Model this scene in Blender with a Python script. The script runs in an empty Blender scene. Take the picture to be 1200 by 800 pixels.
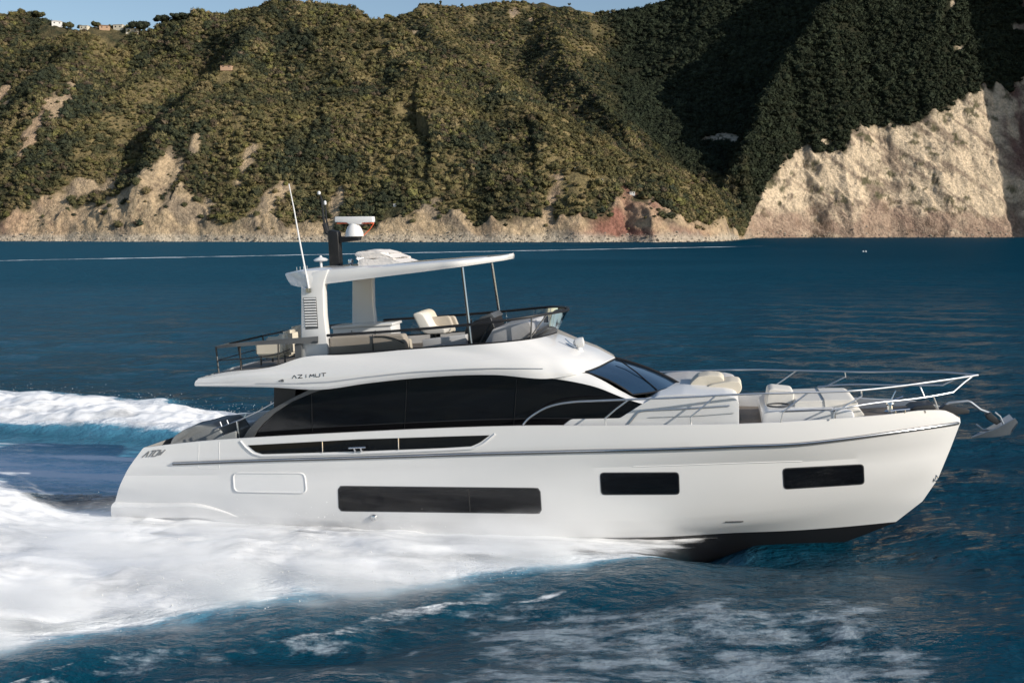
import bpy, bmesh, math, random
import numpy as np
from mathutils import Vector, Matrix
from mathutils.bvhtree import BVHTree

# ------------------------------------------------------------------ camera, sky, sun, exposure
sc = bpy.context.scene
COL = sc.collection
F, HOR, CAMH = 1250.0, 268.0, 7.5           # focal length in photo pixels (1200 wide), horizon row, drone height
PITCH = math.atan((400 - HOR) / F)
SUN_AZ, SUN_EL = math.radians(60), math.radians(24)   # azimuth: to the right of straight behind the camera

cd = bpy.data.cameras.new('camera')
cam = bpy.data.objects.new('camera', cd)
COL.objects.link(cam)
cam.location = (0, 0, CAMH)
cam.rotation_euler = (math.pi / 2 - PITCH, 0, 0)
cd.sensor_width = 36
cd.lens = 36 * F / 1200
cd.clip_start = 0.5
cd.clip_end = 6000
sc.camera = cam

sun_dir = Vector((math.sin(SUN_AZ) * math.cos(SUN_EL), -math.cos(SUN_AZ) * math.cos(SUN_EL), math.sin(SUN_EL)))
w = bpy.data.worlds.new('World')
sc.world = w
w.use_nodes = True
nt = w.node_tree
bg = nt.nodes['Background']
sky = nt.nodes.new('ShaderNodeTexSky')
sky.sky_type = 'NISHITA'
sky.sun_disc = False
sky.sun_elevation = SUN_EL
sky.sun_rotation = math.atan2(sun_dir.x, sun_dir.y)
sky.air_density = 1.0
sky.dust_density = 0.6
sky.ozone_density = 1.5
nt.links.new(sky.outputs[0], bg.inputs[0])
bg.inputs[1].default_value = 0.10
sl = bpy.data.lights.new('sun', 'SUN')
sl.energy = 4.1
sl.angle = math.radians(0.53)
sl.color = (1.0, 0.925, 0.82)
so = bpy.data.objects.new('sun', sl)
COL.objects.link(so)
so.rotation_euler = sun_dir.to_track_quat('Z', 'Y').to_euler()
so.location = sun_dir * 300
sc.view_settings.view_transform = 'Standard'
sc.view_settings.look = 'None'
sc.view_settings.exposure = 0.22
sc.view_settings.gamma = 1.0
sc.view_settings.use_curve_mapping = False
sc.render.engine = 'CYCLES'
sc.cycles.max_bounces = 8
sc.cycles.transparent_max_bounces = 16
sc.cycles.volume_bounces = 5
sc.cycles.caustics_reflective = False
sc.cycles.caustics_refractive = False

# ------------------------------------------------------------------ helpers
def tag(o, label=None, cat=None, group=None, kind=None):
    if label: o['label'] = label
    if cat: o['category'] = cat
    if group: o['group'] = group
    if kind: o['kind'] = kind
    return o

def empty(name, loc=(0, 0, 0)):
    o = bpy.data.objects.new(name, None)
    COL.objects.link(o)
    o.location = loc
    o.empty_display_size = 0.3
    return o

def mobj(name, verts, faces, mat, parent=None, smooth=True):
    me = bpy.data.meshes.new(name)
    me.from_pydata([tuple(v) for v in verts], [], [tuple(f) for f in faces])
    bm = bmesh.new()
    bm.from_mesh(me)
    bmesh.ops.remove_doubles(bm, verts=bm.verts, dist=1e-5)
    bmesh.ops.recalc_face_normals(bm, faces=bm.faces)
    bm.to_mesh(me)
    bm.free()
    if smooth:
        me.polygons.foreach_set('use_smooth', [True] * len(me.polygons))
        try:
            me.set_sharp_from_angle(angle=math.radians(32))
        except Exception:
            pass
    me.materials.append(mat)
    o = bpy.data.objects.new(name, me)
    COL.objects.link(o)
    if parent: o.parent = parent
    return o

def big_mesh(name, V, Fc, mat, smooth=True, col=None, fl=None):
    """numpy mesh: V (n,3), Fc (m,k) with k = 3 or 4"""
    me = bpy.data.meshes.new(name)
    n, m, k = len(V), len(Fc), Fc.shape[1]
    me.vertices.add(n)
    me.vertices.foreach_set('co', np.ascontiguousarray(V, dtype=np.float32).ravel())
    me.loops.add(m * k)
    me.loops.foreach_set('vertex_index', np.ascontiguousarray(Fc, dtype=np.int32).ravel())
    me.polygons.add(m)
    me.polygons.foreach_set('loop_start', np.arange(0, m * k, k, dtype=np.int32))
    if smooth:
        me.polygons.foreach_set('use_smooth', np.ones(m, dtype=bool))
    else:
        me.polygons.foreach_set('use_smooth', np.zeros(m, dtype=bool))
    me.update(calc_edges=True)
    if col is not None:
        a = me.attributes.new('Col', 'FLOAT_COLOR', 'POINT')
        c4 = np.ones((n, 4), dtype=np.float32)
        c4[:, :3] = col
        a.data.foreach_set('color', c4.ravel())
    if fl is not None:
        for nm, arr in fl.items():
            a = me.attributes.new(nm, 'FLOAT', 'POINT')
            a.data.foreach_set('value', np.ascontiguousarray(arr, dtype=np.float32).ravel())
    me.materials.append(mat)
    o = bpy.data.objects.new(name, me)
    COL.objects.link(o)
    return o

def grid_faces(nr, nc):
    i = np.arange(nr - 1)[:, None] * nc + np.arange(nc - 1)[None, :]
    return np.stack([i, i + 1, i + nc + 1, i + nc], axis=-1).reshape(-1, 4)

def _h(ix, iy, seed):
    with np.errstate(over='ignore'):
        n = (ix.astype(np.uint32) * np.uint32(374761393)) ^ (iy.astype(np.uint32) * np.uint32(668265263)) ^ np.uint32((seed * 2246822519) & 0xffffffff)
        n = (n ^ (n >> np.uint32(13))) * np.uint32(1274126177)
        n = n ^ (n >> np.uint32(16))
        n = n * np.uint32(2654435761)
        n = n ^ (n >> np.uint32(15))
    return n.astype(np.float64) / 4294967295.0

def vnoise(x, y, seed=0):
    x = np.asarray(x, dtype=np.float64); y = np.asarray(y, dtype=np.float64)
    fx = np.floor(x); fy = np.floor(y)
    ix = fx.astype(np.int64) + 100000; iy = fy.astype(np.int64) + 100000
    tx = x - fx; ty = y - fy
    tx = tx * tx * tx * (tx * (tx * 6 - 15) + 10); ty = ty * ty * ty * (ty * (ty * 6 - 15) + 10)
    a = _h(ix, iy, seed); b = _h(ix + 1, iy, seed); c = _h(ix, iy + 1, seed); d = _h(ix + 1, iy + 1, seed)
    return (a * (1 - tx) + b * tx) * (1 - ty) + (c * (1 - tx) + d * tx) * ty

def fbm(x, y, seed=0, octv=4, gain=0.5):
    s = 0; amp = 1; tot = 0
    ca, sa = math.cos(0.6), math.sin(0.6)
    for k in range(octv):
        s = s + amp * (vnoise(x, y, seed + k * 17) * 2 - 1)
        tot += amp
        amp *= gain
        x, y = (x * ca - y * sa) * 2.03, (x * sa + y * ca) * 2.03
    return s / tot

def ridged(x, y, seed=0, octv=3):
    s = 0; amp = 1; tot = 0
    for k in range(octv):
        s = s + amp * (1 - np.abs(vnoise(x, y, seed + k * 31) * 2 - 1) * 2)
        tot += amp; amp *= 0.5
        x = x * 2.07 + 3.1; y = y * 2.07 + 1.7
    return s / tot

def sstep(a, b, x):
    t = np.clip((x - a) / (b - a), 0, 1)
    return t * t * (3 - 2 * t)

def ray_dir(px, py):
    cx = (px - 600) / F; cy = (400 - py) / F
    cp, sp = math.cos(PITCH), math.sin(PITCH)
    return Vector((cx, cp + cy * sp, -sp + cy * cp))

def at_depth(px, py, Y):
    d = ray_dir(px, py)
    t = Y / d.y
    return Vector((d.x * t, Y, CAMH + d.z * t))

# ------------------------------------------------------------------ materials
def new_mat(name):
    m = bpy.data.materials.new(name)
    m.use_nodes = True
    n = m.node_tree
    return m, n, n.nodes['Principled BSDF']

def mat_simple(name, col, rough=0.5, metal=0.0, coat=0.0, var=0.06, scale=3.0, bump=0.0, bscale=60, spec=0.5):
    m, n, b = new_mat(name)
    tc = n.nodes.new('ShaderNodeTexCoord')
    nz = n.nodes.new('ShaderNodeTexNoise'); nz.inputs['Scale'].default_value = scale; nz.inputs['Detail'].default_value = 5
    n.links.new(tc.outputs['Object'], nz.inputs['Vector'])
    mx = n.nodes.new('ShaderNodeMix'); mx.data_type = 'RGBA'
    mx.inputs[6].default_value = tuple(max(0, c * (1 - var)) for c in col) + (1,)
    mx.inputs[7].default_value = tuple(min(1, c * (1 + var)) for c in col) + (1,)
    n.links.new(nz.outputs[0], mx.inputs[0])
    n.links.new(mx.outputs[2], b.inputs['Base Color'])
    b.inputs['Roughness'].default_value = rough
    b.inputs['Metallic'].default_value = metal
    b.inputs['Coat Weight'].default_value = coat
    b.inputs['Coat Roughness'].default_value = 0.05
    b.inputs['Specular IOR Level'].default_value = spec
    if bump:
        nb = n.nodes.new('ShaderNodeTexNoise'); nb.inputs['Scale'].default_value = bscale; nb.inputs['Detail'].default_value = 3
        n.links.new(tc.outputs['Object'], nb.inputs['Vector'])
        bp = n.nodes.new('ShaderNodeBump'); bp.inputs['Strength'].default_value = bump; bp.inputs['Distance'].default_value = 0.02
        n.links.new(nb.outputs[0], bp.inputs['Height'])
        n.links.new(bp.outputs[0], b.inputs['Normal'])
    return m

M = {}
M['gel'] = mat_simple('white_gelcoat', (0.73, 0.728, 0.72), 0.14, coat=0.4, var=0.03, scale=0.8, bump=0.03, bscale=0.9)
M['gel2'] = mat_simple('white_moulding', (0.75, 0.75, 0.745), 0.30, coat=0.15, var=0.03, scale=1.5)
M['antifoul'] = mat_simple('black_antifouling', (0.012, 0.012, 0.014), 0.5)
M['glass'] = mat_simple('black_glass', (0.006, 0.006, 0.007), 0.04, spec=0.5, var=0.3, scale=0.6)
M['sheenglass'] = mat_simple('sky_sheen_glass', (0.010, 0.030, 0.060), 0.05, coat=1.0, spec=1.0, var=0.2, scale=0.6)  # blue in the base colour stands in for reflected sky
M['hullglass'] = mat_simple('dark_port_glass', (0.005, 0.005, 0.006), 0.05, var=0.5, scale=2.0)
M['greymetal'] = mat_simple('grey_paint', (0.085, 0.09, 0.095), 0.4, var=0.08)
M['midgrey'] = mat_simple('dark_grey_trim', (0.045, 0.047, 0.05), 0.4, var=0.08)
M['chrome'] = mat_simple('polished_steel', (0.70, 0.71, 0.72), 0.18, metal=1.0, var=0.03)
M['rail'] = mat_simple('brushed_rail', (0.72, 0.73, 0.74), 0.42, metal=1.0, var=0.05)
M['black'] = mat_simple('black_plastic', (0.010, 0.010, 0.011), 0.45)
M['cream'] = mat_simple('cream_upholstery', (0.66, 0.60, 0.49), 0.75, var=0.06, scale=4, bump=0.25, bscale=90)
M['beige'] = mat_simple('beige_upholstery', (0.50, 0.44, 0.36), 0.8, var=0.08, scale=4, bump=0.25, bscale=90)
M['whitecush'] = mat_simple('white_upholstery', (0.72, 0.69, 0.63), 0.75, var=0.05, scale=4, bump=0.2, bscale=90)
M['greycush'] = mat_simple('grey_cover_fabric', (0.30, 0.31, 0.31), 0.85, var=0.15, scale=3, bump=0.4, bscale=30)
M['deck'] = mat_simple('grey_teak_deck', (0.17, 0.145, 0.12), 0.7, var=0.2, scale=8)
M['orange'] = mat_simple('orange_lamp', (0.75, 0.13, 0.04), 0.4)
M['galv'] = mat_simple('galvanised_steel', (0.42, 0.45, 0.48), 0.42, metal=0.55, var=0.15, scale=9)
M['canvas'] = mat_simple('white_canvas', (0.74, 0.70, 0.66), 0.85, var=0.06, scale=5, bump=0.6, bscale=14)

def mat_tint():
    m = bpy.data.materials.new('tinted_screen'); m.use_nodes = True
    n = m.node_tree; n.nodes.clear()
    out = n.nodes.new('ShaderNodeOutputMaterial')
    tr = n.nodes.new('ShaderNodeBsdfTransparent'); tr.inputs[0].default_value = (0.74, 0.74, 0.75, 1)
    gl = n.nodes.new('ShaderNodeBsdfGlossy'); gl.inputs['Roughness'].default_value = 0.03; gl.inputs[0].default_value = (0.9, 0.9, 0.9, 1)
    fr = n.nodes.new('ShaderNodeFresnel'); fr.inputs[0].default_value = 1.45
    mx = n.nodes.new('ShaderNodeMixShader')
    n.links.new(fr.outputs[0], mx.inputs[0]); n.links.new(tr.outputs[0], mx.inputs[1]); n.links.new(gl.outputs[0], mx.inputs[2])
    n.links.new(mx.outputs[0], out.inputs[0])
    return m
M['tint'] = mat_tint()

def mat_vcol(name, rough=0.95, nscale=0.35, amt=0.5, bump=0.0, bscale=0.8, bdist=0.6, trans=0.0):
    m, n, b = new_mat(name)
    at = n.nodes.new('ShaderNodeAttribute'); at.attribute_name = 'Col'
    tc = n.nodes.new('ShaderNodeTexCoord')
    nz = n.nodes.new('ShaderNodeTexNoise'); nz.inputs['Scale'].default_value = nscale; nz.inputs['Detail'].default_value = 8; nz.inputs['Roughness'].default_value = 0.7
    n.links.new(tc.outputs['Object'], nz.inputs['Vector'])
    mr = n.nodes.new('ShaderNodeMapRange'); mr.inputs[1].default_value = 0.3; mr.inputs[2].default_value = 0.7
    mr.inputs[3].default_value = 1 - amt; mr.inputs[4].default_value = 1 + amt
    n.links.new(nz.outputs[0], mr.inputs[0])
    mu = n.nodes.new('ShaderNodeMix'); mu.data_type = 'RGBA'; mu.blend_type = 'MULTIPLY'; mu.inputs[0].default_value = 1
    n.links.new(at.outputs['Color'], mu.inputs[6]); n.links.new(mr.outputs[0], mu.inputs[7])
    n.links.new(mu.outputs[2], b.inputs['Base Color'])
    b.inputs['Roughness'].default_value = rough
    b.inputs['Specular IOR Level'].default_value = 0.15
    if bump:
        nb = n.nodes.new('ShaderNodeTexNoise'); nb.inputs['Scale'].default_value = bscale; nb.inputs['Detail'].default_value = 8; nb.inputs['Roughness'].default_value = 0.65
        n.links.new(tc.outputs['Object'], nb.inputs['Vector'])
        bp = n.nodes.new('ShaderNodeBump'); bp.inputs['Strength'].default_value = bump; bp.inputs['Distance'].default_value = bdist
        n.links.new(nb.outputs[0], bp.inputs['Height']); n.links.new(bp.outputs[0], b.inputs['Normal'])
    return m
M['land'] = mat_vcol('hillside_ground', nscale=0.4, amt=0.5, bump=1.0, bscale=0.6, bdist=2.2)
M['leaf'] = mat_vcol('foliage', nscale=0.5, amt=0.3)
M['rockmat'] = mat_vcol('shore_rock', nscale=0.6, amt=0.4, bump=0.6, bscale=1.2, bdist=0.5)
# ------------------------------------------------------------------ the coast: hills and cliffs
def P3(px, py, Y):
    v = at_depth(px, py, Y)
    return (v.x, v.y, v.z)

RIDGES = []   # (list of points, side slope)
def ridge(pts, slope=0.62, left=None):
    RIDGES.append(([P3(*p) for p in pts], slope, slope if left is None else left))
# front hill: crest, then spurs that run down to the sea
ridge([(-260, 16, 900), (0, 20, 920), (60, 30, 915), (110, 43, 900), (170, 45, 890), (230, 24, 900), (300, 6, 900), (380, 8, 880), (440, 34, 850),
       (530, 62, 800), (590, 108, 765), (650, 148, 735), (700, 180, 708), (780, 216, 680), (845, 258, 655)], 0.80)
for sp in ([(-80, 30, 900), (-130, 110, 790), (-190, 195, 700), (-220, 260, 655)], [(110, 36, 895), (65, 88, 800), (-10, 172, 705), (-50, 262, 648)],
           [(330, 5, 880), (280, 70, 800), (215, 160, 705), (165, 250, 638)],
           [(470, 42, 830), (480, 90, 765), (470, 165, 690), (440, 258, 615)],
           [(590, 108, 765), (600, 135, 720), (585, 195, 655), (566, 262, 607)]):
    ridge(sp, 0.55, 0.86)
for sp in ([(230, 20, 895), (160, 110, 780), (80, 200, 690), (30, 262, 645)], [(400, 20, 860), (385, 110, 755), (340, 195, 680), (310, 262, 622)],
           [(700, 180, 708), (694, 202, 665), (685, 240, 626), (678, 266, 604)], [(775, 214, 684), (772, 240, 640), (766, 268, 611)]):
    ridge(sp, 0.60, 0.85)
# back hill
ridge([(300, 40, 1300), (430, 28, 1300), (500, 15, 1300), (640, 4, 1350), (700, 16, 1350), (760, 6, 1350), (850, -20, 1350), (1000, -70, 1350), (1200, -110, 1400)], 0.72)
ridge([(500, 16, 1300), (530, 54, 1160), (590, 110, 1000), (690, 200, 830)], 0.60, 0.80)
ridge([(640, 6, 1350), (660, 50, 1190), (690, 110, 1040), (752, 185, 860)], 0.60, 0.85)
# right hill with the cliff
ridge([(1400, -330, 1300), (1230, -220, 1220), (1085, -90, 1130), (1010, -25, 1060), (952, 28, 1005), (910, 95, 955), (880, 180, 915), (866, 252, 885)], 1.1, 1.6)
ridge([(1230, -220, 1220), (1200, 10, 1080), (1188, 74, 1000)], 1.0)
# unseen ridge added off-frame on the right, shaped to shade the valley
RIDGES.append(([(700, 1110, 1000), (700, 985, 900), (690, 930, 820), (678, 882, 640), (640, 838, 215), (615, 802, 120), (600, 770, 60), (585, 745, 5)], 5.0, 5.0))

_sh = [(-260, 705), (-100, 668), (0, 645), (75, 640), (150, 622), (235, 628), (300, 612), (380, 612), (450, 600), (520, 603), (600, 594), (640, 600), (680, 594), (735, 606), (765, 598),
       (800, 612), (845, 645), (866, 720), (882, 880), (950, 912), (1000, 905), (1050, 922), (1120, 915), (1200, 930)]
_shx = [(p - 600) / F * y for p, y in _sh] + [490, 540, 556, 610, 860]
_shy = [y for p, y in _sh] + [950, 950, 830, 775, 760]
def shore_y(x):
    return np.interp(x, _shx, _shy) + 5 * fbm(np.asarray(x) / 22.0, np.zeros_like(np.asarray(x, dtype=float)) + 0.5, 5, 3)
_cl = [(-260, 18), (-100, 20), (0, 14), (60, 20), (110, 30), (150, 34), (200, 44), (235, 22), (270, 18), (300, 22), (340, 20), (400, 10), (440, 14), (480, 24), (540, 26), (600, 22), (640, 24), (690, 32), (735, 28), (775, 34), (815, 20), (845, 12),
       (868, 8), (886, 20), (910, 48), (935, 70), (985, 74), (1010, 84), (1075, 98), (1115, 112), (1170, 136), (1200, 142)]
_clx = [(p - 600) / F * np.interp(p, [q[0] for q in _sh], [q[1] for q in _sh]) for p, hh in _cl] + [490, 556, 860]
_clh = [hh for p, hh in _cl] + [150, 700, 900]

def land_h(x, y, full=False):
    x = np.asarray(x, dtype=np.float64); y = np.asarray(y, dtype=np.float64)
    wx = x + 16 * fbm(x / 85, y / 85, 41, 4); wy = y + 16 * fbm(x / 85, y / 85, 43, 4)
    t = np.full(x.shape, -50.0)
    K = 7.0
    acc = np.zeros(x.shape)
    for pts, sl_r, sl_l in RIDGES:
        best = np.full(x.shape, -1e3)
        for (ax, ay, az), (bx, by, bz) in zip(pts[:-1], pts[1:]):
            dx, dy = bx - ax, by - ay
            L2 = dx * dx + dy * dy
            u = np.clip(((wx - ax) * dx + (wy - ay) * dy) / L2, 0, 1)
            d = np.hypot(wx - ax - u * dx, wy - ay - u * dy)
            side = dx * (wy - ay) - dy * (wx - ax)            # seaward lines: which flank
            sl = np.where(side < 0, sl_l, sl_r)
            best = np.maximum(best, az + u * (bz - az) - sl * (np.sqrt(d * d + 9) - 3))
        acc += np.exp(np.clip(best / K, -60, 60))
    t = K * np.log(acc + 1e-12)
    s = y - shore_y(x)
    big = sstep(150, 200, x)
    Hc = np.interp(x, _clx, _clh) * (0.80 + 0.20 * big - 0.24 * sstep(-200, -160, x) * sstep(60, 20, x)) * (1 + (0.95 - 0.82 * big) * fbm(x / 16, y * 0 + 2.2, 9, 3))             # the tall pale cliff
    cs = 1.25 + 0.55 * big
    up = 0.95 + 0.9 * big
    sc_ = Hc / cs
    c = np.where(s < sc_, cs * s, Hc + up * (s - sc_))
    k = 4.0
    h = -k * np.log(np.exp(-np.clip(c / k, -60, 200)) + np.exp(-np.clip(t / k, -60, 200)))
    ramp = sstep(2, 30, s)
    onrock = sstep(4.0, -2.0, s - sc_ * 0.98 + 4 * fbm(x / 9, y / 9, 77, 3)) * sstep(-3, 1, s)
    h = h + ramp * (5 * fbm(wx / 45, wy / 70, 21, 3) + 5.0 * ridged(wx / 62, wy / 90, 23, 3) + 2.2 * fbm(x / 14, y / 14, 25, 3))
    dipx = x * 0.8 + h * 0.55
    rk = 3.2 * fbm(x / 13, s / 9, 31, 4, 0.6) + 3.4 * ridged(dipx / 12, s / 30, 33, 4) + 1.6 * np.abs(fbm(dipx / 4.5, h / 16, 34, 3)) + 1.0 * fbm(x / 2.6, s / 2.2, 35, 2)
    h = h + onrock * rk * sstep(0.5, 7, s) * (1 + 0.25 * big)
    h = np.where(s < 0, np.maximum(-4, s * 0.7), np.maximum(h, 0.12 + 0 * s)) if not full else np.where(s < 0, np.maximum(-4, s * 0.7), np.maximum(h, 0.12))
    if full:
        return h, s, sc_, onrock, big
    return h

XS = np.concatenate([np.arange(-560, 480, 1.0), np.arange(480, 861, 2.5)])
SS = np.concatenate([np.arange(-8, 120, 0.6), 120 + np.cumsum(np.linspace(0.8, 3.2, 380))])
gx = np.broadcast_to(XS[None, :], (len(SS), len(XS)))
gy = shore_y(XS)[None, :] + SS[:, None]
hh, s_, scl, rockm, bigm = land_h(gx, gy, True)
# clearings, slides and terraces
gpx = 600 + F * gx / gy
gpy = HOR - F * (hh - CAMH) / gy
slides = np.zeros_like(hh)
for (ax, ay, bx, by, wd) in [(208, 190, 135, 276, 19), (182, 216, 60, 278, 20), (100, 222, 20, 278, 14), (330, 225, 290, 278, 11), (60, 235, 40, 278, 9), (400, 225, 385, 275, 8), (510, 235, 500, 275, 8), (655, 210, 640, 272, 9), (735, 225, 720, 272, 9), (95, 105, 70, 140, 6), (75, 115, 40, 160, 5), (300, 175, 285, 215, 7), (250, 240, 215, 278, 9), (20, 110, -5, 140, 6), (60, 140, 30, 185, 5), (235, 165, 225, 190, 4)]:
    dx, dy = bx - ax, by - ay
    u = np.clip(((gpx - ax) * dx + (gpy - ay) * dy) / (dx * dx + dy * dy), 0, 1)
    d = np.hypot(gpx - ax - u * dx, gpy - ay - u * dy)
    slides = np.maximum(slides, sstep(1.3, 0.5, d / wd + 1.3 * fbm(gx / 9, gy / 9, 51, 4)))
outc = np.zeros_like(hh)
for (ox, oy, rx, ry) in [(602, 22, 6, 8), (622, 30, 3, 3), (588, 57, 14, 4), (440, 20, 14, 5), (425, 16, 8, 4), (487, 42, 6, 4), (592, 109, 11, 4), (845, 165, 26, 6), (818, 215, 14, 7), (1103, 15, 3, 6), (1110, 63, 6, 3), (1185, 40, 12, 6), (40, 230, 12, 4), (40, 88, 6, 3), (960, 168, 10, 4)]:
    outc = np.maximum(outc, sstep(1.3, 0.5, np.hypot((gpx - ox) / rx, (gpy - oy) / ry) + 0.5 * fbm(gx / 6, gy / 6, 53, 3)))
grassy = sstep(-0.04, 0.42, fbm(gx / 34, gy / 34, 61, 4) + 0.45 * sstep(480, 560, gpx) * sstep(240, 150, gpy) * 0 + 0.35 * np.exp(-((gpx - 420) / 60) ** 2 - ((gpy - 190) / 45) ** 2) + 0.35 * np.exp(-((gpx - 640) / 120) ** 2 - ((gpy - 215) / 40) ** 2) + 0.25 * np.exp(-((gpx - 560) / 80) ** 2 - ((gpy - 120) / 40) ** 2))
# colours of the ground itself
def mixc(a, b, t):
    return a * (1 - t[..., None]) + np.asarray(b) * t[..., None]
c = np.broadcast_to(np.array([0.088, 0.076, 0.040]), hh.shape + (3,)).copy()
c = mixc(c, (0.045, 0.048, 0.026), sstep(-0.1, 0.3, fbm(gx / 4, gy / 4, 81, 3)))
oak = sstep(150, 210, gx) * sstep(640, 700, gy)          # evergreen oak wood on the right hill
oak = np.maximum(oak, sstep(60, 110, gx - (gy - 1000) * 0.1) * sstep(900, 960, gy))
c = mixc(c, (0.27, 0.21, 0.10), grassy * (1 - oak) * (0.5 + 0.5 * vnoise(gx / 5, gy / 5, 63)))
c = mixc(c, (0.030, 0.032, 0.018), oak)
cream = np.array([0.49, 0.37, 0.235]); pink = np.array([0.30, 0.145, 0.105]); grey = np.array([0.30, 0.235, 0.165]); pale = np.array([0.66, 0.53, 0.375])
rk = np.broadcast_to(cream, hh.shape + (3,)).copy()
band = fbm((gx * 0.8 + hh * 0.8) / 9, hh / 20, 65, 4)
rk = mixc(rk, grey, sstep(0.05, 0.4, band))
crk = sstep(0.62, 0.85, ridged((gx * 0.9 + hh * 0.5) / 8, (hh - 0.5 * gx) / 26, 66, 4))          # dark joints between the beds
rk = mixc(rk, (0.15, 0.115, 0.085), crk * 0.75)
redz = np.exp(-((gpx - 740) / 70) ** 2) * 1.5 + 0.5 * np.exp(-((gpx - 580) / 22) ** 2) + 0.35 * sstep(150, 0, gpx)
rk = mixc(rk, pink, np.clip(redz * (0.6 + 1.0 * fbm(gx / 18, hh / 12, 67, 3)), 0, 1))
rkb = np.broadcast_to(pale, hh.shape + (3,)).copy()
rkb = mixc(rkb, (0.47, 0.38, 0.27), sstep(0.0, 0.5, fbm(gx / 16, hh / 10, 71, 5, 0.6)))
rkb = mixc(rkb, (0.22, 0.165, 0.125), sstep(0.12, 0.32, ridged((gx + 1.3 * hh) / 21, (hh - 0.4 * gx) / 60, 72, 4) - 0.25) * 0.75)
rkb = mixc(rkb, (0.10, 0.095, 0.05), sstep(0.28, 0.42, fbm(gx / 9, hh / 6, 74, 4)) * 0.85)
rkb = mixc(rkb, (0.30, 0.20, 0.15), sstep(30, 4, hh + 34 * fbm(gx / 24, hh / 14, 73, 4)) * 0.75)
rkb = mixc(rkb, (0.20, 0.12, 0.10), sstep(1168, 1198, gpx + 25 * fbm(gx / 12, hh / 12, 75, 3)) * sstep(40, 70, hh))
rkb = mixc(rkb, (0.19, 0.145, 0.11), sstep(0.60, 0.86, ridged((gx * 0.55 + hh) / 15, (hh * 0.5 - gx) / 40, 68, 5)) * 0.8)
rk = mixc(rk, rkb * np.ones(3), bigm) if False else rk * (1 - bigm[..., None]) + rkb * bigm[..., None]
slope = np.abs(np.gradient(hh, axis=0) / np.gradient(gy, axis=0))
rmask = np.clip(np.maximum(rockm, np.maximum(slides, outc)), 0, 1)
# bushes reach down onto the low cliffs in places
rmask = rmask * np.where(bigm > 0.5, 1, 1 - 0.85 * sstep(-0.05, 0.2, fbm(gx / 15, s_ / 11, 79, 4)) * sstep(5, 12, s_) * (1 - slides))
c = c * (1 - rmask[..., None]) + rk * rmask[..., None]
beach = sstep(4.5, 1.5, s_) * (1 - bigm)
c = mixc(c, (0.50, 0.44, 0.35), beach * 0.8)
Vh = np.stack([gx, gy, hh], axis=-1).reshape(-1, 3)
hills = big_mesh('hills', Vh, grid_faces(len(SS), len(XS)), M['land'], True, c.reshape(-1, 3))
tag(hills, 'steep wooded coast with bare pale cliffs above the sea', 'hillside', kind='structure')

def land_hit(px, py, y0=560, y1=1500):
    """where the line of sight through a photo pixel first meets the hills"""
    d = ray_dir(px, py)
    Y = np.arange(y0, y1, 1.0)
    X = d.x * Y / d.y; Z = CAMH + d.z * Y / d.y
    H = land_h(X, Y)
    i = np.argmax(H >= Z)
    return Vector((X[i], Y[i], H[i])) if (H >= Z).any() else None

# ------------------------------------------------------------------ the maquis on the hills
rng = np.random.default_rng(7)
def ico(sub):
    bm = bmesh.new()
    bmesh.ops.create_icosphere(bm, subdivisions=sub, radius=1.0)
    v = np.array([x.co[:] for x in bm.verts]); f = np.array([[q.index for q in p.verts] for p in bm.faces])
    bm.free()
    return v, f
ICO2, ICO1 = ico(2), ico(1)

def crown_template(seed, sub=2, leaves=46, flat=0.8):
    r = np.random.default_rng(seed)
    v, f = (ICO2 if sub == 2 else ICO1)
    lob = r.normal(size=(7, 3)); lob /= np.linalg.norm(lob, axis=1)[:, None]
    rad = 0.62 + 0.42 * np.max(np.clip(v @ lob.T, 0, 1) ** 5, axis=1) + r.uniform(-0.10, 0.10, len(v))
    vv = v * rad[:, None] * np.array([1, 1, flat])
    VV, FF = [vv], [f]
    n0 = len(vv)
    if leaves:
        d = r.normal(size=(leaves, 3)); d[:, 2] = np.abs(d[:, 2]) * 0.9 - 0.25
        d /= np.linalg.norm(d, axis=1)[:, None]
        base = d * (0.62 + 0.42 * np.max(np.clip(d @ lob.T, 0, 1) ** 5, axis=1))[:, None] * np.array([1, 1, flat])
        for k in range(leaves):
            a = r.normal(size=3); a /= np.linalg.norm(a)
            b = np.cross(a, d[k]); b /= np.linalg.norm(b) + 1e-9
            sz = r.uniform(0.14, 0.30)
            q = np.stack([base[k] - a * sz, base[k] + b * sz, base[k] + a * sz + d[k] * sz * 0.6])
            VV.append(q); FF.append(np.array([[n0, n0 + 1, n0 + 2]])); n0 += 3
    return np.concatenate(VV), np.concatenate(FF)
T_HI = [crown_template(100 + k, 2, 60, 0.62 + 0.07 * (k % 5)) for k in range(7)]
T_MD = [crown_template(300 + k, 1, 34 + 4 * k, 0.62 + 0.06 * (k % 6)) for k in range(9)]
T_LO = [crown_template(200 + k, 1, 34, 0.60 + 0.08 * (k % 4)) for k in range(6)]
PAL = np.array([[0.074, 0.074, 0.036], [0.046, 0.052, 0.029], [0.118, 0.104, 0.050], [0.034, 0.041, 0.026], [0.175, 0.140, 0.072], [0.088, 0.068, 0.046], [0.130, 0.124, 0.046]])

def scatter(n, xr, yr, rsel, accept):
    X = rng.uniform(*xr, n); S = rng.uniform(*yr, n)
    Y = shore_y(X) + S
    return X, Y
def lookup(field, X, Y):
    i = np.clip(np.searchsorted(SS, Y - shore_y(X)), 0, len(SS) - 1)
    j = np.clip(np.searchsorted(XS, X), 0, len(XS) - 1)
    return field[i, j]

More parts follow.
